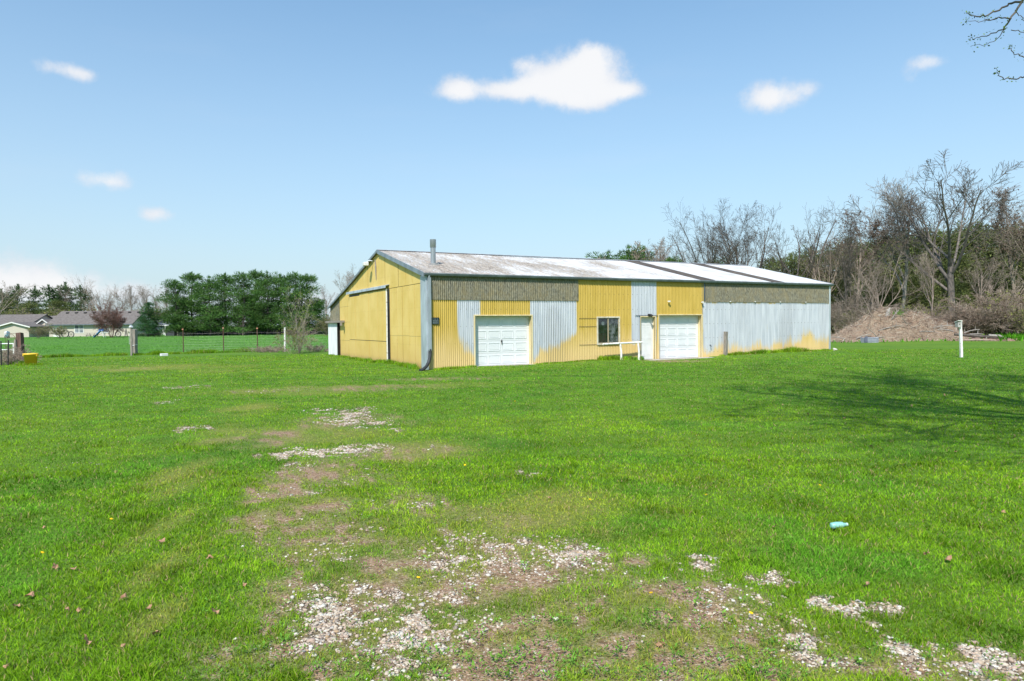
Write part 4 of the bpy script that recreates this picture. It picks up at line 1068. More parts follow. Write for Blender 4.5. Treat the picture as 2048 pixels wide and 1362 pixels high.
# --- far wood on the left
g1 = 'far trees behind the houses'
FL = [(4, 176, 582, 'far_fir', 1.3, 'dark evergreen at the left edge of the photo behind the houses'), (38, 178, 573, 'far_fir', 1.2, 'dark evergreen behind the hip roof, left of the pointed one'), (72, 180, 576, 'far_fir', .8, 'slim pointed evergreen behind the gap between the two roofs'),
      (100, 176, 574, 'far_fir', 1.3, 'rounded evergreen above the left end of the long brown roof'), (133, 182, 569, 'far_fir', 1.1, 'tallest evergreen above the long brown roof'), (163, 178, 575, 'far_fir', 1.2, 'evergreen left of the big bare tree behind the houses'),
      (20, 170, 600, 'cedar', 1.2, 'olive rounded tree low behind the left house'), (58, 168, 604, 'cedar', 1.2, 'low olive tree behind the dark roof valley'), (118, 168, 602, 'cedar', 1.4, 'low olive tree behind the long brown roof')]
for i, (u, D, vt, k, w, lab) in enumerate(FL):
    plant(k, i % 2, u, D, vt, 'evergreen_tree', lab, 'evergreen tree', [BARK_D], w, group=g1)
BL = [(-6, 120, 540, 'vase', 0, 1.0, 'bare spreading tree cut by the left edge of the photo'), (203, 158, 549, 'vase', 1, .85, 'tall bare vase shaped tree above the middle of the brown roof'), (248, 176, 570, 'tall', 0, 1.0, 'bare tree right of the tall vase shaped one'),
      (268, 172, 568, 'tall', 1, 1.0, 'bare grey tree above the right end of the brown roof'), (292, 178, 569, 'tall', 2, 1.1, 'bare grey tree above the small spruce'), (316, 174, 571, 'vase', 2, .8, 'bare tree left of the pine row'), (338, 184, 570, 'tall', 1, 1.1, 'bare tree half hidden by the first pine'),
      (113, 178, 568, 'tall', 0, .9, 'bare twiggy tree between the far evergreens'), (150, 184, 572, 'vase', 0, .8, 'bare tree between the tallest evergreen and the next'), (183, 172, 590, 'tall', 2, 1.1, 'short bare tree at the left of the vase shaped one'), (230, 182, 588, 'vase', 2, 1.0, 'low spreading bare tree behind the brown roof'),
      (655, 140, 568, 'tall', 1, .9, 'bare twiggy tree between the pine row and the barn'), (700, 120, 541, 'tall', 2, .9, 'bare tree rising behind the rear slope of the barn roof'), (722, 126, 530, 'tall', 0, .8, 'bare tree peeping over the barn roof near its peak')]
for (u, D, vt, k, v_, w, lab) in BL:
    plant(k, v_, u, D, vt, 'bare_tree', lab, 'bare tree', [BARK_G], w, group=g1 if u < 400 else 'bare trees behind the barn', leaf=None)
for i, (u, D, vt, w, lab) in enumerate([(30, 158, 618, 1.6, 'low brown thicket behind the left house'), (85, 156, 612, 1.6, 'brown thicket between the two left roofs'), (150, 160, 612, 1.8, 'twiggy thicket behind the long brown roof'), (215, 158, 616, 1.8, 'twiggy thicket right behind the dark red tree'),
                                         (275, 158, 612, 1.6, 'greenish thicket beside the grey far roof'), (318, 160, 610, 1.6, 'greenish thicket left of the first pine'), (652, 110, 630, 1.5, 'bushy thicket between the last pine and the barn'), (678, 104, 640, 1.3, 'bushy thicket against the left edge of the barn')]):
    plant('thicket', i % 3, u, D, vt, 'thicket', lab, 'thicket', [BARK_G], w, leaf='bush_leaf', group='thickets behind the houses')
# --- yard plants on the left
plant('thicket_fine', 0, 224, 112, 602, 'flowering_crab_tree', 'dark red leafed tree before the right half of the brown roofed house', 'tree', [BARK_R], .62, leaf='bud_leaf', parts=('trunk', 'crown'))
plant('thicket', 1, 119, 112, 646, 'shrub', 'round green yellow shrub at the left corner of the brown roofed house', 'shrub', [BARK_G], 1.5, leaf='bush_leaf')
plant('thicket', 2, 76, 114, 652, 'shrub', 'twiggy dull shrub before the gap between the two houses', 'shrub', [BARK_G], 1.7, leaf='bush_leaf')
for u, lab in ((283, 'low clipped bush left under the small spruce'), (305, 'low clipped bush right of the small spruce'), (318, 'low clipped bush nearest the dark fence end')):
    plant('thicket', 0, u, 128, 665, 'low_bush', lab, 'bush', [BARK_G], 2.2, leaf='bush_leaf', group='low bushes before the white gabled house')
# budding sapling on the fence line
sap_me, _ = tree_mesh('sapling_stems', 102, dict(TWIGGY, stems=5, spread=.55, foot=.7, kids=[8, 4, 2, 0], lk=[.34, .5, .5], ang=[.5, .6, .7], rmin=.007, trunk=.95, up=[.05, .06, .04, 0]), 6, .045)
ME['sapling'] = [sap_me]; ME['sap_leaf'] = [spray(sap_me, 103, 1300, .035, (.26, .34, .06), .12)]
p = on(598, 47); H = hgt(598, 47, 572)
t = thing('sapling', 'thin many stemmed sapling with first pale leaves on the fence line by the barn', 'sapling', p)
o = link('stems', sap_me, bark('sapling_bark', (.22, .19, .15), (.36, .32, .27)), t); o.scale = (H/6*1.0, H/6*1.0, H/6)
o = link('leaves', ME['sap_leaf'][0], NEEDLE, t); o.scale = (H/6, H/6, H/6)
brm, _ = tree_mesh('bramble_stems', 104, dict(TWIGGY, stems=16, spread=1.4, foot=2.0, rmin=.006, kids=[6, 4, 3, 0]), 2.4, .02)
t = thing('bramble_bush', 'brown leafless bramble around the foot of the sapling', 'bush', on(590, 46.5))
link('stems', brm, BARK_T, t)
link('leaves', spray(brm, 105, 700, .04, (.17, .20, .04), .1), NEEDLE, t)

# --- bare trees behind the barn, right half
gb_ = 'bare trees in a line behind the barn roof'
for (u, D, vt, k, v_, w, mt, lab) in [(1322, 112, 478, 'thicket_fine', 0, .75, BARK_T, 'low brownish twiggy tree above the dark roof strips'), (1352, 108, 484, 'thicket_fine', 1, .7, BARK_G, 'low bushy bare tree left of the tall bare ones'),
                                    (1402, 88, 425, 'vase', 0, .95, BARK_D, 'leftmost tall bare tree behind the barn roof'), (1441, 90, 412, 'vase', 1, .75, BARK_D, 'straight bare tree, second of the tall ones behind the roof'),
                                    (1500, 86, 398, 'vase', 2, .9, BARK_D, 'spreading bare tree in the middle of the line behind the roof'), (1475, 92, 408, 'tall', 0, 1.0, BARK_D, 'slim bare tree in the middle pair behind the roof'),
                                    (1585, 84, 394, 'vase', 1, .95, BARK_D, 'dark forked bare tree at the right end of the line behind the roof')]:
    plant(k, v_, u, D, vt, 'bare_tree', lab, 'bare tree', [mt], w, group=gb_)
for (u, D, vt, w, lab) in [(1218, 118, 508, 1.5, 'leftmost small pine top above the barn roof'), (1258, 112, 497, 1.2, 'bright green pine top above the barn roof left of the dark strips'), (1290, 116, 502, 1.2, 'pine top just above the first dark roof strip'), (1340, 104, 520, 1.3, 'low pine top between the dark roof strips'), (1430, 112, 518, 1.0, 'dark low pine seen between the bare trunks behind the roof')]:
    plant('pine', int(u) % 4, u, D, vt, 'pine_tree', lab, 'pine tree', [BARK_D], w*.8, group='pine tops behind the barn roof')

# --- wood edge on the right
gc = 'olive cedars massed along the right wood edge'
CED = [(1545, 100, 520, 1.1), (1582, 92, 512, 1.2), (1622, 96, 500, 1.2), (1660, 90, 508, 1.3), (1697, 97, 482, 1.2), (1735, 90, 492, 1.3), (1772, 98, 478, 1.2), (1808, 90, 470, 1.2), (1845, 97, 466, 1.2),
       (1880, 88, 470, 1.3), (1918, 98, 462, 1.2), (1955, 90, 452, 1.3), (1992, 97, 460, 1.3), (2030, 88, 455, 1.3), (2072, 96, 458, 1.3), (2110, 88, 450, 1.3), (2160, 92, 455, 1.4), (1600, 84, 556, 1.5), (1680, 82, 560, 1.5), (1755, 83, 556, 1.4), (1832, 82, 552, 1.4), (1900, 81, 560, 1.5), (1980, 82, 548, 1.5), (2060, 80, 540, 1.5)]
cedwords = ['half behind the barn roof end', 'just above the right end of the barn roof', 'beyond the roof corner, rounded', 'above the barn corner post', 'above the left foot of the brush pile', 'above the left slope of the brush pile', 'above the top of the brush pile', 'above the middle of the brush pile',
            'left of the big bare tree', 'behind the trunk of the big bare tree', 'right of the big bare trunk', 'between the big bare tree and the edge', 'near the right edge, second from it', 'at the right edge of the photo', 'past the right edge', 'farther past the right edge', 'farthest past the right edge',
            'lower one beyond the barn roof slope', 'lower one beside the barn corner', 'lower one behind the left of the brush pile', 'lower one behind the middle of the brush pile', 'lower one below the big bare tree', 'lower one right of the birdhouse', 'lower one at the right edge']
for i, ((u, D, vt, w), cw) in enumerate(zip(CED, cedwords)):
    plant('cedar', i % 3, u, D, vt, 'cedar_tree', 'olive green cedar '+cw, 'cedar tree', [BARK_D], w, group=gc)
gr_ = 'bare trees along the right wood edge'
for (u, D, vt, k, v_, w, mt, lab, lf) in [(1902, 70, 312, 'big', 0, 1.2, BARK_M, 'biggest bare tree with wide crown, standing right of the brush pile', None), (1805, 76, 352, 'tall', 2, 1.0, BARK_P, 'pale trunked bare tree left of the biggest one', None),
                                    (1712, 76, 408, 'tall', 0, 1.15, BARK_G, 'bare tree behind the top of the brush pile', 'canopy_bud'), (1690, 73, 440, 'tall', 1, .9, BARK_D, 'slim dark bare tree left of the one above the pile', None), (1648, 80, 452, 'vase', 2, .7, BARK_T, 'budding reddish tree beside the barn roof end', None),
                                    (2035, 76, 372, 'tall', 1, 1.1, BARK_G, 'bare tree cut by the right edge of the photo', 'canopy_bud'), (2085, 74, 380, 'tall', 0, 1.1, BARK_G, 'bare tree just past the right edge', None), (1760, 72, 470, 'vase', 0, .7, BARK_G, 'short bare tree behind the pile middle', None),
                                    (1862, 67, 500, 'tall', 2, .9, BARK_G, 'thin tree between the pile and the biggest tree', None), (1960, 66, 490, 'tall', 0, .9, BARK_G, 'thin bare tree right of the birdhouse', None), (2010, 64, 520, 'vase', 1, .9, BARK_T, 'tan twiggy tree near the right edge', 'thin'), (1740, 68, 520, 'tall', 1, .9, BARK_G, 'thin dark stemmed tree behind the left of the pile', None)]:
    if lf == 'thin': lf = None
    plant(k, v_, u, D, vt, 'bare_tree', lab, 'bare tree', [mt], w, group=gr_, leaf=lf)
TH = [(1672, 74, 560, 1.2, 1, BARK_G), (1700, 70, 590, 1.2, 0, BARK_P), (1735, 68, 585, 1.3, 1, BARK_G), (1770, 69, 578, 1.3, 0, BARK_P), (1805, 66, 590, 1.2, 1, BARK_G), (1840, 68, 570, 1.3, 0, BARK_G), (1872, 65, 595, 1.2, 1, BARK_T),
      (1905, 64, 600, 1.2, 0, BARK_G), (1940, 63, 575, 1.3, 1, BARK_T), (1972, 64, 560, 1.4, 0, BARK_T), (2005, 62, 555, 1.4, 1, BARK_T), (2040, 62, 540, 1.4, 0, BARK_T), (2080, 61, 545, 1.4, 1, BARK_T), (1655, 66, 640, 1.4, 0, BARK_G), (2060, 58, 590, 1.3, 0, BARK_T)]
TH = [(u, D, vt+18, w, f_, BARK_G if mt is BARK_P else mt) for (u, D, vt, w, f_, mt) in TH]
thw = ['behind the barn corner', 'left behind the pile, low', 'behind the pile left slope', 'low, behind the pile top', 'behind the pile middle', 'behind the pile right slope', 'tan, at the right foot of the pile', 'just left of the birdhouse', 'tan, right behind the birdhouse', 'tan and tall, over the fallen log',
       'dense tan, near the right edge', 'tan, at the right edge', 'tan, past the right edge', 'low, at the left foot of the pile', 'tan and nearest, at the right edge']
for i, ((u, D, vt, w, f_, mt), cw) in enumerate(zip(TH, thw)):
    plant('thicket_fine' if f_ else 'thicket', i % 2, u, D, vt, 'thicket', 'leafless tangled thicket '+cw, 'thicket', [mt], w*.85, group='tangled thickets along the wood edge', leaf='bush_leaf' if not f_ else None)

# --- overhanging tree whose trunk stands out of view to the right
ft_, lt_ = 6.8, 9.6
base = CAM+FW*ft_+RT*lt_
def outside_view(pts):
    w = pts+np.array([base[0], base[1], 0])-CAM
    f = w@FW; l = w@RT; h = w[:, 2]
    inn = (f > .2) & (np.abs(l) < .80*f+.15) & (h < .53*f+.1)
    return not inn.any()
TP = dict(VASE, levels=5, kids=[10, 9, 8, 5, 0], lk=[1.65, .50, .50, .50], trunk=.42, rmin=.013, cull=outside_view, wig=[.05, .1, .13, .16, .18], minz=-.35)
T = Tubes(); rng = np.random.default_rng(207)
grow(T, rng, np.array([0, 0, -.2]), nrm(np.array([-.16, .05, 1])), 7.6, .30, 0, TP)
# the low boughs that reach into the corner of the picture
def W2(f, l, z): 
    p = CAM+FW*f+RT*l; return np.array([p[0]-base[0], p[1]-base[1], z])
def corner(u, v, D): 
    p = loc(u, D, v); return np.array([p[0]-base[0], p[1]-base[1], p[2]])
TW = []
def twig(pts, r0, r1, k=5):
    P = np.array(pts); n = 4*(len(P)-1)+1; t = np.linspace(0, len(P)-1, n); Q = np.stack([np.interp(t, np.arange(len(P)), P[:, i]) for i in range(3)], 1)
    Q[1:-1] = (Q[:-2]+Q[2:]+2*Q[1:-1])/4; Q[1:-1] += rng.normal(0, .006, (n-2, 3))
    T.add(Q, np.linspace(r0, r1, n), k); TW.append(Q)
D0 = 6.3
trunk_top = np.array([-.4, .15, 4.6])
twig([trunk_top, corner(2300, -220, D0+.4), corner(2140, -120, D0)], .05, .02)
twig([corner(2140, -120, D0), corner(2050, -5, D0), corner(2022, 36, D0), corner(2008, 60, D0)], .014, .006)
twig([corner(2046, 2, D0), corner(2018, 7, D0+.1), corner(1998, 20, D0+.1), corner(1975, 29, D0+.1), corner(1955, 33, D0), corner(1942, 33, D0), corner(1932, 26, D0)], .011, .003)
twig([corner(2022, 37, D0), corner(1995, 37, D0-.1), corner(1968, 38, D0-.1)], .007, .003); twig([corner(1995, 37, D0-.1), corner(1965, 43, D0), corner(1935, 42, D0)], .004, .002)
twig([corner(2009, 58, D0), corner(1985, 67, D0), corner(1958, 76, D0), corner(1940, 77, D0)], .006, .0025)
twig([corner(2008, 60, D0), corner(1996, 78, D0), corner(1975, 88, D0), corner(1942, 92, D0)], .004, .0015)
twig([corner(2070, 150, D0), corner(2048, 153, D0), corner(2025, 159, D0), corner(2005, 156, D0), corner(1996, 148, D0), corner(1993, 144, D0)], .007, .0025)
twig([corner(2075, 118, D0), corner(2048, 115, D0), corner(2030, 109, D0), corner(2021, 98, D0), corner(2020, 94, D0)], .006, .0025)
twig([corner(2140, -120, D0), corner(2120, 60, D0), corner(2070, 150, D0)], .014, .006); twig([corner(2120, 60, D0), corner(2075, 118, D0)], .012, .006)
twig([corner(2030, 20, D0), corner(2044, 38, D0), corner(2052, 48, D0)], .004, .002); twig([corner(2022, 60, D0), corner(2048, 64, D0), corner(2060, 66, D0)], .004, .002)
for _k in range(9):
    _q = [trunk_top, corner(2300, -220, D0+.4), corner(2140, -120, D0), corner(2120, 60, D0)][_k % 4]+np.array([0, 0, .02])
    grow(T, rng, _q, nrm(rng.normal(0, 1, 3)*np.array([1, 1, .4])+np.array([0, 0, .5])), 1.6, .016, 2, TP)
V, F_ = T.arrays()
og = thing('maple_tree', 'budding tree standing off the right edge whose twigs hang into the top right corner', 'tree', (base[0], base[1], 0))
bulk('trunk_and_branches', V, F_, 4, BARK_D, og, True)
rng = np.random.default_rng(5); LV = []; LC = []
anch = [q for Q in TW[1:] for q in Q[len(Q)//3:]]; anch += [Q[-1] for Q in TW[1:]]*5 
for q in anch:
    if rng.random() < .45: continue
    for _ in range(rng.integers(2, 5)):
        c = q+rng.normal(0, .018, 3); a = nrm(rng.normal(size=3)); b = nrm(np.cross(a, rng.normal(size=3))); s = rng.uniform(.007, .017)
        LV += [c-a*s*.3, c+b*s*.45+a*s*.4, c+a*s*1.2, c-b*s*.45+a*s*.4]; LC += [np.array([.16, .24, .035])*rng.uniform(.5, 1.4)]*4
tp = np.array([t_[0] for t_ in T.tips]); tp = tp[rng.random(len(tp)) < .9]
for q in tp:
    for _ in range(5):
        c = q+rng.normal(0, .08, 3); a = nrm(rng.normal(size=3)); b = nrm(np.cross(a, rng.normal(size=3))); s = rng.uniform(.03, .06)
        LV += [c-a*s*.3, c+b*s*.45+a*s*.4, c+a*s*1.2, c-b*s*.45+a*s*.4]; LC += [np.array([.16, .24, .035])*rng.uniform(.5, 1.4)]*4
bulk('leaves', np.array(LV), np.arange(len(LV)).reshape(-1, 4), 4, NEEDLE, og, False, np.array(LC))

# a bare tree past the left edge of the view, its shadow reaches the lawn's left side
pl_ = CAM+FW*14.5-RT*21.0
t = thing('bare_tree', 'bare tree standing off the left edge, seen only by its shadow on the lawn', 'bare tree', (pl_[0], pl_[1], G(pl_[0], pl_[1])), 1.0)
o = link('trunk_and_branches', ME['vase'][0], None, t); o.scale = (.6, .6, .56)
# ------------------------------------------------------------------ far houses
def frame_at(u, D, turn=0.0):
    p = on(u, D); M = Matrix.Translation(p) @ Matrix.Rotation(-YAW+turn, 4, 'Z'); return p, M
SHINGLE = mat2('brown_grey_shingles', (.115, .098, .09), (.175, .155, .145), 2.2, .95, stretch=(1, 1, 6), bstr=.3)
SIDE_TAN = mat2('tan_lap_siding', (.47, .425, .36), (.53, .475, .40), 3, .8, stretch=(.3, 1, 9))
SIDE_GREY = mat2('pale_grey_siding', (.50, .50, .49), (.58, .58, .57), 3, .8, stretch=(.3, 1, 9))
TRIMW = mat2('house_trim', (.72, .71, .68), (.66, .65, .62), 3, .6)
HGLASS = mat2('house_glass', (.08, .10, .12), (.30, .33, .35), .9, .15, bstr=0)
def house(u0, u1, D, v_eave, v_ridge, label, wall, vents=0, depth=8.5, turn=0, wins=(), name='house', group=None, roofm=None):
    uc = (u0+u1)/2; w = (u1-u0)*D/F_PX; p, M = frame_at(uc, D, turn)
    he = (horizon(uc)-v_eave)*D/F_PX+CAM[2]-p.z; hr = (horizon(uc)-v_ridge)*(D+depth/2)/F_PX+CAM[2]-p.z
    he += .30; t = thing(name, label, 'house', p, -YAW+turn, group)
    b = MB(); b.box(-w/2+.4, w/2-.4, .0, depth, -.6, he)
    for s in (-1, 1):
        x = s*(w/2-.4); b.prism([(0, he), (depth, he), (depth/2, hr-.12)], 0, min(x, x-s*.2), max(x, x-s*.2))
    b.build('wall', wall, t)
    r = MB(); q = (hr-he)/(depth/2)
    r.prism([(-.5, he-.5*q+.02), (depth/2, hr+.02), (depth+.5, he-.5*q+.02), (depth+.5, he-.5*q-.12), (depth/2, hr-.14), (-.5, he-.5*q-.12)], 0, -w/2, w/2)
    ro = r.build('roof', roofm or SHINGLE, t)
    MB().box(-w/2, w/2, -.58, -.51, he-.5*q-.16, he-.5*q+.03).build('fascia', TRIMW if wall is SIDE_GREY else DARKTRIM, t)
    for k in range(vents):
        x = -w/2+w*(.10+.84*k/max(1, vents-1)); y = depth/2-.8; z = hr-.8*q
        MB().box(x-.22, x+.22, y-.25, y+.2, z-.05, z+.2).build('roof_vent', BLACK, ro)
    for (ua, ub, va, vb, nm) in wins:
        xa = (ua-uc)*D/F_PX; xb = (ub-uc)*D/F_PX; za = (horizon(uc)-vb)*D/F_PX+CAM[2]-p.z; zb = (horizon(uc)-va)*D/F_PX+CAM[2]-p.z
        f = MB(); e = .11
        f.box(xa-e, xa, -.06, -.002, za-e, zb+e); f.box(xb, xb+e, -.06, -.002, za-e, zb+e); f.box(xa, xb, -.06, -.002, zb, zb+e); f.box(xa, xb, -.06, -.002, za-e, za)
        if nm == 'window': f.box((xa+xb)/2-.05, (xa+xb)/2+.05, -.05, -.002, za, zb); f.box(xa, (xa+xb)/2-.05, -.045, -.002, (za+zb)/2-.03, (za+zb)/2+.03); f.box((xa+xb)/2+.05, xb, -.045, -.002, (za+zb)/2-.03, (za+zb)/2+.03)
        o = f.build(nm, TRIMW, t)
        MB().box(xa, xb, -.03, -.01, za, zb).build('pane', HGLASS if nm == 'window' else TRIMW, o)
    return t, M, w, he, hr
house(94, 268, 132, 649, 622, 'long tan house with brown shingle roof and a row of black roof vents', SIDE_TAN, 9, 9, 0, ((150, 166.5, 650.5, 665, 'window'), (202, 218, 652, 665, 'window'), (108, 118, 652, 672, 'door')))
t, M, w, he, hr = house(-60, 64, 136, 650, 629.5, 'tan house with brown roof and front gable at the left edge of the photo', SIDE_TAN, 0, 9, 0, ((46, 56, 655, 666, 'window'),))
# its front gable wing
def wing(t, u, D, half, v_e, v_r, y0, y1, wall, roofm=None):
    p = t.location; x = ((u-1024)*D/F_PX) - ((p[0]-CAM[0])*RT[0]+(p[1]-CAM[1])*RT[1])
    he = (horizon(u)-v_e)*D/F_PX+CAM[2]-p.z; hr = (horizon(u)-v_r)*D/F_PX+CAM[2]-p.z; hw = half*D/F_PX
    MB().prism([(x-hw, -.6), (x+hw, -.6), (x+hw, he), (x, hr-.12), (x-hw, he)], 1, y0, y1).build('wall', wall, t)
    q = (hr-he)/hw
    MB().prism([(x-hw-.5, he-.5*q), (x, hr+.03), (x+hw+.5, he-.5*q), (x+hw+.5, he-.5*q-.15), (x, hr-.12), (x-hw-.5, he-.5*q-.15)], 1, y0-.4, y1).build('roof', roofm or SHINGLE, t)
    MB().prism([(x-hw-.5, he-.5*q-.02), (x, hr+.01), (x+hw+.5, he-.5*q-.02), (x+hw+.5, he-.5*q-.24), (x, hr-.21), (x-hw-.5, he-.5*q-.24)], 1, y0-.46, y0-.405).build('fascia', TRIMW, t)
    return x
wing(t, 27, 131, 31, 652, 644, -5, 1, SIDE_TAN)
t, M, w, he, hr = house(62, 106, 140, 650, 632, 'lower roofed tan link house between the two larger brown roofs', SIDE_TAN, 0, 8, 0)
wing(t, 88, 136, 20, 652, 638, -4, 1, SIDE_TAN)
t, M, w, he, hr = house(262, 340, 156, 651, 628, 'white house with grey roof behind the small spruce', SIDE_GREY, 0, 9, 0, ((299, 305, 655, 663, 'window'), (322, 330, 652, 662, 'window')), roofm=mat2('grey_shingles', (.22, .23, .25), (.28, .29, .31), 2, .9))
wing(t, 266, 150, 16, 655, 644, -6, 1, SIDE_GREY)
house(480, 662, 160, 655, 640, 'long pale low building half hidden by the pine trunks', SIDE_GREY, 0, 10, 0, ((610, 618, 657, 662, 'window'),), name='long_building', roofm=mat2('pale_roof', (.34, .36, .40), (.42, .44, .48), 2, .8))
# board fence behind the pines
bf = thing('board_fence', 'long dark weathered board fence behind the row of pines', 'fence', on(480, 132))
FENCEM = mat2('dark_board_fence', (.045, .05, .06), (.085, .09, .10), 3, .9, stretch=(8, 8, .4))
m = MB(); ps = MB(); F0, F1 = loc(331, 128), loc(660, 136)
nb = 210
for k in range(nb):
    a = F0+(F1-F0)*k/nb; b = F0+(F1-F0)*(k+.93)/nb; z = G(a[0], a[1]); h = 1.62+random.uniform(-.03, .03)
    nn_ = np.array([FW[0], FW[1], 0])*.03; o_ = np.array(bf.location)
    q = [a-nn_, b-nn_, b+nn_, a+nn_]
    m.add([(x[0]-o_[0], x[1]-o_[1], z-.1-o_[2]) for x in q]+[(x[0]-o_[0], x[1]-o_[1], z+h-o_[2]) for x in q], [(0, 3, 2, 1), (4, 5, 6, 7), (0, 1, 5, 4), (1, 2, 6, 5), (2, 3, 7, 6), (3, 0, 4, 7)])
m.build('board_panel', FENCEM, bf)
for k in range(0, 15):
    a = F0+(F1-F0)*k/14-FW*.12; z = G(a[0], a[1]); o_ = bf.location
    MB().box(a[0]-o_[0]-.06, a[0]-o_[0]+.06, a[1]-o_[1]-.06, a[1]-o_[1]+.06, z-.1-o_[2], z+1.8-o_[2]).build('post', WOODG if k else OFFWHITE, bf)

# --- garden things before the houses
pt = thing('picnic_table', 'grey wooden picnic table on the lawn before the tan house', 'picnic table', on(184, 118), -YAW)
MB().box(-.9, .9, -.38, .38, .70, .76).build('table_top', WOODG, pt)
for s in (-1, 1): MB().box(-.9, .9, s*.72-.13, s*.72+.13, .42, .47).build('bench', WOODG, pt)
for x in (-.6, .6):
    l_ = MB()
    for s in (-1, 1): l_.tube([(x, s*.3, .70), (x, s*.72, 0)], .05, 4)
    l_.box(x-.04, x+.04, -.75, .75, .34, .42); l_.build('leg', WOODG, pt)
BLUE = mat2('blue_plastic', (.02, .16, .48), (.03, .2, .55), 3, .4)
sl = thing('play_slide', 'small bright blue plastic play slide beside the picnic table', 'slide', on(198, 116), -YAW)
MB().prism([(-1.0, .0), (-.9, .0), (.2, 1.15), (.9, 1.2), (.9, 1.08), (.25, 1.03)], 1, -.28, .28).build('chute', BLUE, sl)
for s in (-1, 1): MB().tube([(.9, s*.26, 0), (.6, s*.26, 1.15)], .05, 6).build('ladder_rail', WHITE, sl)
MB().prism([(-.3, 1.15), (.9, 1.2), (.7, 1.5), (.1, 1.45)], 1, -.02, .02).build('hood', BLUE, sl)
for u, s_, lab in ((130, .65, 'large dark wheel leaning by the tan house'), (142, .5, 'small dark wheel left of the house window'), (236, .5, 'dark round garden ornament near the right end of the tan house'), (252, .55, 'dark cone shaped garden ornament by the tan house end')):
    w_ = thing('wagon_wheel' if u != 252 else 'garden_obelisk', lab, 'wheel' if u != 252 else 'ornament', on(u, 121), -YAW)
    m = MB()
    if u == 252:
        for k in range(4): m.tube([(.28*math.cos(k*1.571), .28*math.sin(k*1.571), 0), (0, 0, 1.5)], .035, 5)
        m.tube([(.2*math.cos(a), .2*math.sin(a), .45) for a in np.linspace(0, 6.283, 13)], .025, 5); m.build('lattice', BLACK, w_)
    else:
        m.tube([(s_*math.cos(a), 0, s_+s_*math.sin(a)) for a in np.linspace(0, 6.283, 17)], .07, 6); m.build('rim', DARK, w_)
        q = MB()
        for a in np.linspace(0, math.pi, 5)[:-1]: q.tube([(s_*math.cos(a), 0, s_+s_*math.sin(a)), (-s_*math.cos(a), 0, s_-s_*math.sin(a))], .03, 4)
        q.build('spokes', WOODG, w_)
tk = thing('propane_tank', 'white domed tank on the lawn before the left house', 'tank', on(14, 122), -YAW)
TKM = WHITE
MB().tube([(0, 0, .25), (0, 0, 1.0), (0, 0, 1.12), (0, 0, 1.2)], [.42, .42, .32, .12], 14).build('tank_body', TKM, tk)
MB().box(-.3, .3, -.3, .3, 0, .26).build('tank_base', CONC, tk)
# arched trellis
ar = thing('garden_arch', 'brown lattice garden arch behind the left gate post', 'arch', on(22, 70), -YAW)
m = MB(); 
for s in (-1, 1): m.tube([(s*.45, 0, 0), (s*.45, 0, .75), (s*.38, 0, 1.05), (s*.2, 0, 1.28), (0, 0, 1.36)], .022, 6)
for s in (-1, 1): m.tube([(s*.62, 0, 0), (s*.62, 0, 1.42)], .022, 6)
m.tube([(-.65, 0, 1.42), (.65, 0, 1.42)], .022, 6); m.build('frame', mat2('rusty_rod', (.13, .08, .06), (.2, .13, .1), 6), ar)
q = MB()
for k in range(-3, 4): q.tube([(k*.15, .01, 0), (k*.15+.0, .01, 1.36-abs(k)**2*.06)], .012, 4)
for z in (.3, .6, .9): q.tube([(-.45, -.01, z), (.45, -.01, z)], .012, 4)
q.build('lattice', BARK_T, ar)

# ------------------------------------------------------------------ wire fence and gate corner
RUST = mat2('rusty_steel', (.11, .06, .045), (.19, .11, .08), 9, .8)
wf_ = thing('wire_fence', 'sagging woven wire fence on rusty steel posts between the wood post and the barn', 'fence', (0, 0, 0))
FP = [on(270, 46.5), on(365, 48.6), on(446, 49.2), on(514, 49.2), on(569, 49.6), on(650, 49.6)]
for i, (p, h) in enumerate(zip(FP[1:5], (1.78, 1.86, 1.80, 1.75))):
    q = MB(); lx = random.uniform(-.03, .03)
    if i == 3:
        q.tube([(p.x, p.y, p.z-.1), (p.x+.03, p.y, p.z+h)], .07, 7); o = q.build('post', OFFWHITE, wf_); o['label'] = 'pale wooden post of the wire fence'
    else:
        q.box(p.x-.032+lx, p.x+.032+lx, p.y-.006, p.y+.006, p.z-.1, p.z+h); q.box(p.x-.007+lx, p.x+.007+lx, p.y-.04, p.y-.006, p.z-.1, p.z+h); o = q.build('post', RUST, wf_)
        MB().box(p.x-.05, p.x+.05, p.y-.06, p.y+.02, p.z+h-.14, p.z+h-.06).build('insulator', mat2('orange_insulator', (.55, .22, .12), (.5, .3, .2), 5), o)
wm = MB()
for a, b in zip(FP[:-1], FP[1:]):
    for z in (.15, .3, .45, .62, .8, 1.0, 1.2, 1.42):
        mid = (a+b)/2; wm.tube([(a.x, a.y, a.z+z), (mid.x, mid.y, mid.z+z-.05), (b.x, b.y, b.z+z)], .0022, 3, False)
    n_ = int((b-a).length/.3)
    for k in range(1, n_):
        c = a+(b-a)*k/n_; wm.tube([(c.x, c.y, c.z+.1), (c.x, c.y, c.z+1.38)], .0018, 3, False)
wm.build('wire_mesh', galv('fence_wire', (.30, .29, .28)), wf_)
cp = post('corner_post', 'thick grey timber post at the left end of the wire fence with a rope loop', *list(on(267, 46))[:2], 1.72, .33, WOODG, (.01, 0), rz=-YAW)
q = MB(); q.tube([(.19*math.cos(a)*1.05, .19*math.sin(a)*1.05, .62+.08*math.cos(a*1.0)) for a in np.linspace(0, 6.283, 13)], .022, 6); q.tube([(-.2, -.18, .72), (-.19, -.2, 1.2), (-.16, -.17, 1.5)], .012, 4); q.build('rope', WHITE, cp)
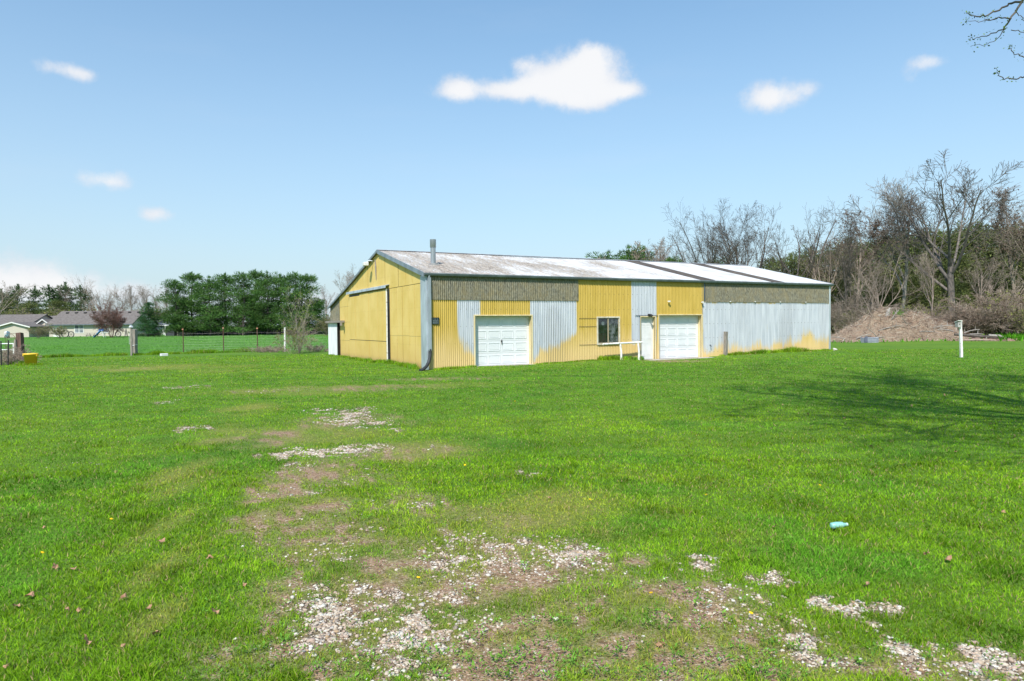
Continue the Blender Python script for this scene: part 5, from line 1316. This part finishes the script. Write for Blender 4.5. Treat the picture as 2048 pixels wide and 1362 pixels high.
tp_ = post('capped_post', 'thin pale post with a white cap in front of the thick timber post', *list(on(262, 45.4))[:2], 1.9, .09, WOODG, (.01, 0), rz=-YAW)
MB().prism([(-.11, 1.86), (.11, 1.86), (.05, 1.93), (0, 2.02), (-.05, 1.93)], 1, -.11, .11).build('cap', WHITE, tp_)
gp = post('gate_post', 'dark brown timber gate post beside the yellow bucket', *list(on(41, 37.5))[:2], 1.62, .26, mat2('brown_timber', (.10, .055, .045), (.17, .10, .08), 6, .9, stretch=(3, 3, .3)), (-.035, 0), rz=-YAW)
MB().tube([(-.17, -.16, -.05), (-.18, -.16, 1.25)], [.09, .07], 7).build('side_stake', WOODG, gp)
# white gate to the left of the post
gt = thing('farm_gate', 'white tube gate between the brown gate post and the left edge', 'gate', on(12, 38), -YAW)
for z in (.34, .68, 1.02): MB().tube([(-1.6, 0, z), (.38, .02, z)], .035, 7).build('bar', WHITE, gt)
MB().tube([(.38, .02, .0), (.38, .02, 1.06)], .04, 7).build('upright', OFFWHITE, gt); MB().tube([(-.8, 0, .0), (-.8, 0, 1.06)], .035, 7).build('upright', OFFWHITE, gt)
MB().tube([(.55, -.1, .0), (.56, -.1, 1.15)], .06, 6).build('stake', WOODG, gt)
t2 = post('steel_stake', 'thin dark steel stake leaning at the left edge before the gate', *list(on(14, 34.5))[:2], 1.25, .045, BLACK, (.05, 0), rz=-YAW)
t3 = post('steel_stake', 'second dark steel stake cut by the left edge of the photo', *list(on(1, 34))[:2], 1.2, .045, BLACK, (0, 0), rz=-YAW)
# dry brambles at the gate
bm_, _ = tree_mesh('bramble_stems', 120, dict(TWIGGY, stems=22, spread=1.6, foot=1.6, rmin=.006, kids=[5, 4, 2, 0], up=[-.03, -.04, -.02, 0]), 1.0, .012)
for (u, D, s_, lab) in ((22, 36, 1.0, 'tangle of dry tan brambles at the foot of the gate post'), (6, 35, .9, 'dry brambles under the gate at the left edge')):
    t = thing('bramble_bush', lab, 'bush', on(u, D)); o = link('stems', bm_, BARK_T, t); o.scale = (s_,)*3
for (u, D, s_, lab) in ((545, 48.5, .55, 'low dry brown bramble between the wire fence posts'), (628, 48.5, .6, 'low dry bramble on the fence line next to the barn'), (522, 48.8, .45, 'small dry tuft at the third steel fence post')):
    t = thing('bramble_bush', lab, 'bush', on(u, D)); o = link('stems', bm_, BARK_T, t); o.scale = (s_*1.9, s_*1.9, s_)
# yellow bucket
bk_ = on(60, 34.4)
bu = thing('bucket', 'yellow plastic tub standing in the grass beside the brown gate post', 'bucket', bk_, -YAW)
YP = mat2('yellow_plastic', (.88, .56, .05), (.84, .52, .04), 3, .4, bstr=.03)
m = MB(); n_ = 24; prof = [(.0, .0), (.245, .0), (.30, .50), (.335, .50), (.34, .57), (.31, .575), (.29, .54), (.235, .03), (0, .03)]
vs = []; fs = []
for (r, z) in prof:
    for k in range(n_): vs.append((r*math.cos(6.2832*k/n_), r*math.sin(6.2832*k/n_), z))
for i in range(len(prof)-1):
    for k in range(n_): fs.append((i*n_+k, i*n_+(k+1) % n_, (i+1)*n_+(k+1) % n_, (i+1)*n_+k))
m.add(vs, fs, True); m.build('tub', YP, bu)
for s in (-1, 1): MB().box(s*.33-.03, s*.33+.03, -.07, .07, .44, .51).build('handle', YP, bu)
# white block by fence
m = MB().box(-.22, .22, -.12, .12, -.02, .15); o = m.build('salt_block', WHITE, None, .02); o.location = on(327, 44.8); o.rotation_euler = (0, 0, .3); tag(o, 'small white block lying in the grass below the wire fence', 'block')
# stones at the far barn corner
random.seed(3)
iv, jf = icos()
def rock(name, label, p, s, mt, sd, cat='stone', group=None):
    rng = np.random.default_rng(sd); V = iv*(1+.25*rng.normal(size=(12, 1)))*np.array(s); o = bulk(name, V, jf, 3, mt, None, False); o.location = p; return tag(o, label, cat, group)
STONE = mat2('pale_limestone', (.62, .58, .52), (.48, .45, .41), 5, .9)
rock('stone', 'pale stone in the grass at the far barn corner', (24.75, -.15, .12), (.14, .12, .12), STONE, 4)

# ------------------------------------------------------------------ birdhouse post
bp = on(1923, 32.3)
bh = post('birdhouse_post', 'leaning white painted post with a small birdhouse on the right lawn', bp.x, bp.y, 1.70, .10, OFFWHITE, (-.035, 0), cat='birdhouse', rz=-YAW)
BW = mat2('grey_birdhouse_wood', (.42, .40, .37), (.30, .28, .26), 7, .9)
b = MB(); b.box(-.24, -.08, -.12, .10, 1.42, 1.66); bo = b.build('birdhouse', BW, bh)
MB().prism([(-.15, 1.72), (.13, 1.64), (.13, 1.665), (-.15, 1.745)], 0, -.26, -.05).build('lid', OFFWHITE, bo)
MB().tube([(-.165, -.122, 1.56), (-.165, -.126, 1.56)], .025, 10).build('entrance_hole', BLACK, bo)

# ------------------------------------------------------------------ brush pile
def brush_pile():
    rng = np.random.default_rng(33)
    c = on(1797, 61); t = thing('brush_pile', 'long low heap of cut branches and brown debris at the wood edge', 'brush pile', c, -YAW)
    nx, ny = 150, 60; X, Y = np.meshgrid(np.linspace(-6.6, 7.4, nx), np.linspace(-3.2, 3.6, ny))
    hx = np.interp(X, [-6.6, -5.6, -4.6, -3.6, -2.4, -1.2, -.6, .4, 1.4, 2.4, 3.6, 4.8, 5.8, 7.4], [0, .45, 1.0, 1.5, 2.2, 2.5, 2.35, 2.15, 2.25, 2.1, 1.65, 1.0, .4, 0])
    fy = np.clip(1-np.abs((Y-.2)/3.2)**1.7, 0, 1)
    Z = hx*fy*(.70+.70*vnoise(X+50, Y+50, .9, 3, 4))+.22*(vnoise(X+9, Y, .25, 8, 2)-.5)*(fy > .05)-.12
    V = np.stack([X, Y, Z], -1).reshape(-1, 3); i = (np.arange(ny-1)[:, None]*nx+np.arange(nx-1)[None]).ravel(); F_ = np.stack([i, i+1, i+nx+1, i+nx], 1)
    m, n, out = newmat('brown_debris'); oc = n.n('ShaderNodeTexCoord').outputs['Object']
    a = n.noise(n.mapv(oc, (1, 1, 2)), 3.2, 8, .75); b = n.noise(oc, 13, 6, .75)
    cc = n.mix(n.ss(b, .35, .65), (.16, .115, .08), (.42, .32, .23)); cc = n.mix(n.ss(a, .45, .7), cc, (.27, .165, .11))
    principled(n, out, cc, .95, 0, b, 1.0, .12)
    bulk('heap', V, F_, 4, m, t, False)
    def hz(x, y):
        ix = int(np.clip((x+6.6)/14*(nx-1), 0, nx-1)); iy = int(np.clip((y+3.2)/6.8*(ny-1), 0, ny-1)); return Z[iy, ix]
    T = {0: Tubes(), 1: Tubes(), 2: Tubes()}
    for k in range(5200):
        x = rng.normal(.2, 2.9); y = rng.uniform(-3.0, 2.6)
        if abs(x) > 6.8: continue
        z = hz(x, y)
        if z < -.05 and rng.random() < .7: continue
        L = rng.lognormal(math.log(.38), .55); a = rng.uniform(0, 6.283); e = rng.normal(.08, .38)
        d = np.array([math.cos(a)*math.cos(e), math.sin(a)*math.cos(e), math.sin(e)]); p = np.array([x, y, z+rng.uniform(-.02, .12)])
        r = rng.lognormal(math.log(.010), .45)
        mid = p+d*L*.5+rng.normal(0, .05*L, 3)
        T[int(rng.choice(3, p=[.45, .35, .2]))].add([p, mid, p+d*L+rng.normal(0, .07*L, 3)], [r, r*.8, r*.4], 3)
    TONE = [bark('debris_stick_tan', (.34, .25, .19), (.46, .36, .28)), bark('debris_stick_brown', (.14, .085, .062), (.23, .15, .115)), bark('debris_stick_pale', (.52, .45, .37), (.66, .59, .50))]
    for k in range(3):
        V, F_ = T[k].arrays(); o = bulk('sticks', V, F_, 4, TONE[k], t, True); o['kind'] = 'stuff'
    # distinct larger branches
    for (x, y, L, a, e, r) in [(-4.9, -2.3, 1.5, .6, .25, .045), (-4.3, -2.6, 1.7, .1, .12, .05), (-3.2, -2.5, 1.6, 2.4, .5, .04), (-1.4, -1.4, 1.2, .9, .8, .05), (-5.6, -1.8, 1.5, 2.9, .1, .04), (-2.8, -1.9, 2.2, .25, .22, .05), (2.0, -1.8, 1.7, -.4, .1, .05), (3.6, -2.0, 1.6, 2.8, .1, .045), (.6, -2.1, 1.8, .3, -.1, .05), (4.6, -1.9, 1.6, -.3, .05, .06), (-.2, -1.6, 1.5, 2.0, .3, .04), (5.0, -1.2, 1.4, .2, .2, .05)]:
        p = np.array([x, y, hz(x, y)+.08]); d = np.array([math.cos(a)*math.cos(e), -.3*abs(math.sin(a)), math.sin(e)]); P = [p+d*L*f+np.array([0, 0, .08*math.sin(3*f)]) for f in (0, .35, .7, 1)]
        q = MB(); q.tube(P, [r, r*.85, r*.7, r*.4], 6); q.tube([P[2], P[2]+Vector((.2*d[0]-.1, .1, .35))], [r*.5, r*.2], 4); q.build('branch', BARK_P, t)
    st = MB(); x = -1.25; z = hz(x, -.5); st.tube([(x, -.5, z-.2), (x+.06, -.5, z+.25), (x+.22, -.45, z+.62)], [.24, .17, .05], 8); st.build('stump', BARK_P, t)
    wd = rng.normal(0, .25, (160, 3))*np.array([1.3, .8, .6]); 
    P = wd+np.array([-.55, -.9, hz(-.55, -.9)+.12]); hh = rng.uniform(.08, .2, 160)
    o = blades('weeds', None, P, np.full(160, .03), hh, np.tile(np.array([.10, .28, .025]), (160, 1)), 2, .8, 9, kind='stuff'); o['category'] = 'x'; del o['category']; o.parent = t
    return c
pc = brush_pile()
bn = thing('metal_bin', 'low blue grey sheet metal box lying before the left side of the brush pile', 'box', on(1739, 56.5), -YAW+.15)
MB().box(-.62, .62, -.3, .3, -.03, .42).build('box_body', mat2('blue_grey_sheet', (.22, .23, .29), (.32, .33, .38), 4, .6), bn, .02)
MB().box(-.66, -.40, -.34, -.305, .05, .52).build('end_plate', mat2('dark_blue_plate', (.10, .11, .16), (.14, .15, .2), 4), bn)
for z in (.12, .24, .36): MB().box(-.38, .62, -.325, -.302, z-.012, z+.012).build('rib', GALV, bn)
lg = thing('fallen_log', 'dark fallen log lying on the ground right of the birdhouse post', 'log', on(1975, 57), -YAW)
MB().tube([(-2.4, .5, .55), (-.8, .2, .42), (.6, 0, .28), (2.2, -.1, .12)], [.10, .12, .11, .07], 8).build('trunk', BARK_D, lg)
MB().tube([(.0, .1, .35), (-.25, -.15, .0)], [.06, .04], 6).build('branch', BARK_P, lg); MB().tube([(.1, .0, .45), (.9, -.1, .40), (1.5, -.1, .2)], [.10, .12, .05], 7).build('branch', BARK_P, lg)
lg2 = thing('fallen_log', 'thinner brown log on the ground just right of the brush pile', 'log', on(1955, 56), -YAW)
MB().tube([(-1.6, 0, .10), (0, .05, .12), (1.4, -.05, .07)], [.05, .07, .04], 7).build('trunk', BARK_T, lg2)
for (du, D, sx, sd) in ((1960, 57.5, 2.6, 5), (2003, 57, 2.2, 6)):
    p = on(du, D); nx = 40
    X, Y = np.meshgrid(np.linspace(-sx, sx, nx), np.linspace(-1, 1, 20)); Z = .30*np.clip(1-(X/sx)**2-(Y)**2, 0, 1)**.7*(.6+.8*vnoise(X+sd, Y+9, .4, sd, 3))-.06
    i = (np.arange(19)[:, None]*nx+np.arange(nx-1)[None]).ravel()
    o = bulk('soil_mound', np.stack([X, Y, Z], -1).reshape(-1, 3), np.stack([i, i+1, i+nx+1, i+nx], 1), 4, mat2('reddish_soil', (.16, .095, .07), (.26, .17, .13), 8, .95, bstr=.8), None, False)
    o.location = p; o.rotation_euler = (0, 0, -YAW); tag(o, None, None, None, 'structure')
# bright weeds at the wood edge
rng = np.random.default_rng(44); Pn = []
for k in range(9000):
    u = rng.uniform(1660, 2140); D = rng.uniform(56, 64)
    w_ = 1.0 if u > 2000 else .10 if u > 1935 else .05
    if rng.random() < w_: p = loc(u, D); Pn.append((p[0], p[1], (1.0 if u > 2000 else .45)))
Pn = np.array(Pn); hh = Pn[:, 2]*rng.uniform(.25, .85, len(Pn))
blades('weeds', 'bright green weeds at the foot of the right wood edge', np.stack([Pn[:, 0], Pn[:, 1], gz(Pn[:, 0], Pn[:, 1])], 1), np.full(len(Pn), .09), hh, np.array([.10, .30, .02])*rng.uniform(.6, 1.4, (len(Pn), 1)), 2, 1.0, 7, cat=None)
# forest floor litter under the trees on the right
o = None

# ------------------------------------------------------------------ litter on the lawn
p, _ = spot(1677, 1061); LR = thing('plastic_bottle', 'pale teal flattened plastic bottle lying in the grass', 'bottle', (p[0], p[1], G(p[0], p[1])+.045), -YAW+.22)
TEAL = mat2('teal_plastic', (.20, .46, .42), (.30, .55, .50), 6, .35)
q = MB(); q.tube([(-.072, 0, 0), (-.066, 0, 0), (-.02, 0, .002), (.03, 0, .0), (.045, 0, .0)], [.012, .025, .028, .027, .020], 12); q.tube([(.045, 0, 0), (.060, 0, 0), (.070, 0, 0)], [.018, .015, .013], 10); q.build('bottle_body', TEAL, LR)
MB().tube([(.068, 0, 0), (.082, 0, 0)], .015, 10).build('cap', mat2('pale_cap', (.45, .6, .58), (.5, .65, .62), 4), LR)
LEAFM = mat2('dry_leaf', (.42, .25, .15), (.30, .16, .09), 30, .85)
def leaf_mesh(sd):
    rng = np.random.default_rng(sd); n = 14; a = np.linspace(0, 6.283, n, endpoint=False); r = .019*(1+.22*np.cos(a*5+sd))*(1+.35*np.cos(a))
    V = [(0, 0, .004)]+[(r[i]*math.cos(a[i])*1.3, r[i]*math.sin(a[i]), .010*math.sin(a[i]*2+sd)+.012*rng.random()) for i in range(n)]
    me = bpy.data.meshes.new('leaf_blade'); me.from_pydata(V, [], [(0, i+1, (i+1) % n+1) for i in range(n)]); me.materials.append(LEAFM); return me
LM = [leaf_mesh(i) for i in range(4)]
rng = np.random.default_rng(66)
LP = [(62, 1198), (112, 1140), (150, 1143), (135, 1226), (158, 1228), (296, 1222), (312, 1272), (335, 1165), (325, 1087), (432, 1228), (12, 1340), (190, 1095), (490, 1172), (35, 1218), (245, 1300), (2006, 1026), (1895, 1125), (1855, 1112), (1548, 1058), (1735, 1175), (1822, 815), (1890, 792), (1615, 832), (1742, 898), (1912, 910), (1497, 926), (1416, 803), (1565, 812), (1325, 1295), (1342, 1240), (1100, 1000), (960, 902), (250, 1200), (175, 1290), (90, 1060), (420, 1120), (2030, 880), (1690, 840)]
for k, (u, v) in enumerate(LP):
    p, d = spot(u, v); o = bpy.data.objects.new('fallen_leaf', LM[k % 4]); COL.objects.link(o)
    o.location = (p[0], p[1], G(p[0], p[1])+.022); s_ = rng.uniform(.55, 1.25)*max(1, d/9)**.4; o.scale = (s_,)*3; o.rotation_euler = (rng.normal(0, .5), rng.normal(0, .5), rng.uniform(0, 6.28))
    tag(o, 'small dry brown leaf lying on the lawn', 'leaf', 'dry leaves scattered on the lawn')
DAN = mat2('dandelion_yellow', (.85, .60, .01), (.8, .5, .01), 40, .8)
m = MB()
for k in range(16):
    a = k*.3927; m.add([(0, 0, .0), (.018*math.cos(a-.2), .018*math.sin(a-.2), .006), (.021*math.cos(a), .021*math.sin(a), .003), (.018*math.cos(a+.2), .018*math.sin(a+.2), .006)], [(0, 1, 2, 3)])
m.tube([(0, 0, -.004), (0, 0, .008)], [.012, .010], 8)
d0 = m.build('flower_head', DAN); dmesh = d0.data; bpy.data.objects.remove(d0)
for k, (u, v) in enumerate([(930, 937), (223, 1050), (1502, 1242), (837, 1168), (1302, 1200), (85, 1120), (1030, 807), (1412, 1000), (1640, 980), (1180, 1010)]):
    p, d = spot(u, v); t = thing('dandelion', 'yellow dandelion flower open in the grass', 'dandelion', (p[0], p[1], G(p[0], p[1])+.055), 0, 'dandelions scattered on the lawn')
    s_ = .62*max(1, d/6)**.3; t.scale = (s_,)*3
    o = bpy.data.objects.new('flower_head', dmesh); COL.objects.link(o); o.parent = t; o.rotation_euler = (rng.normal(.2, .2), 0, rng.uniform(0, 6))
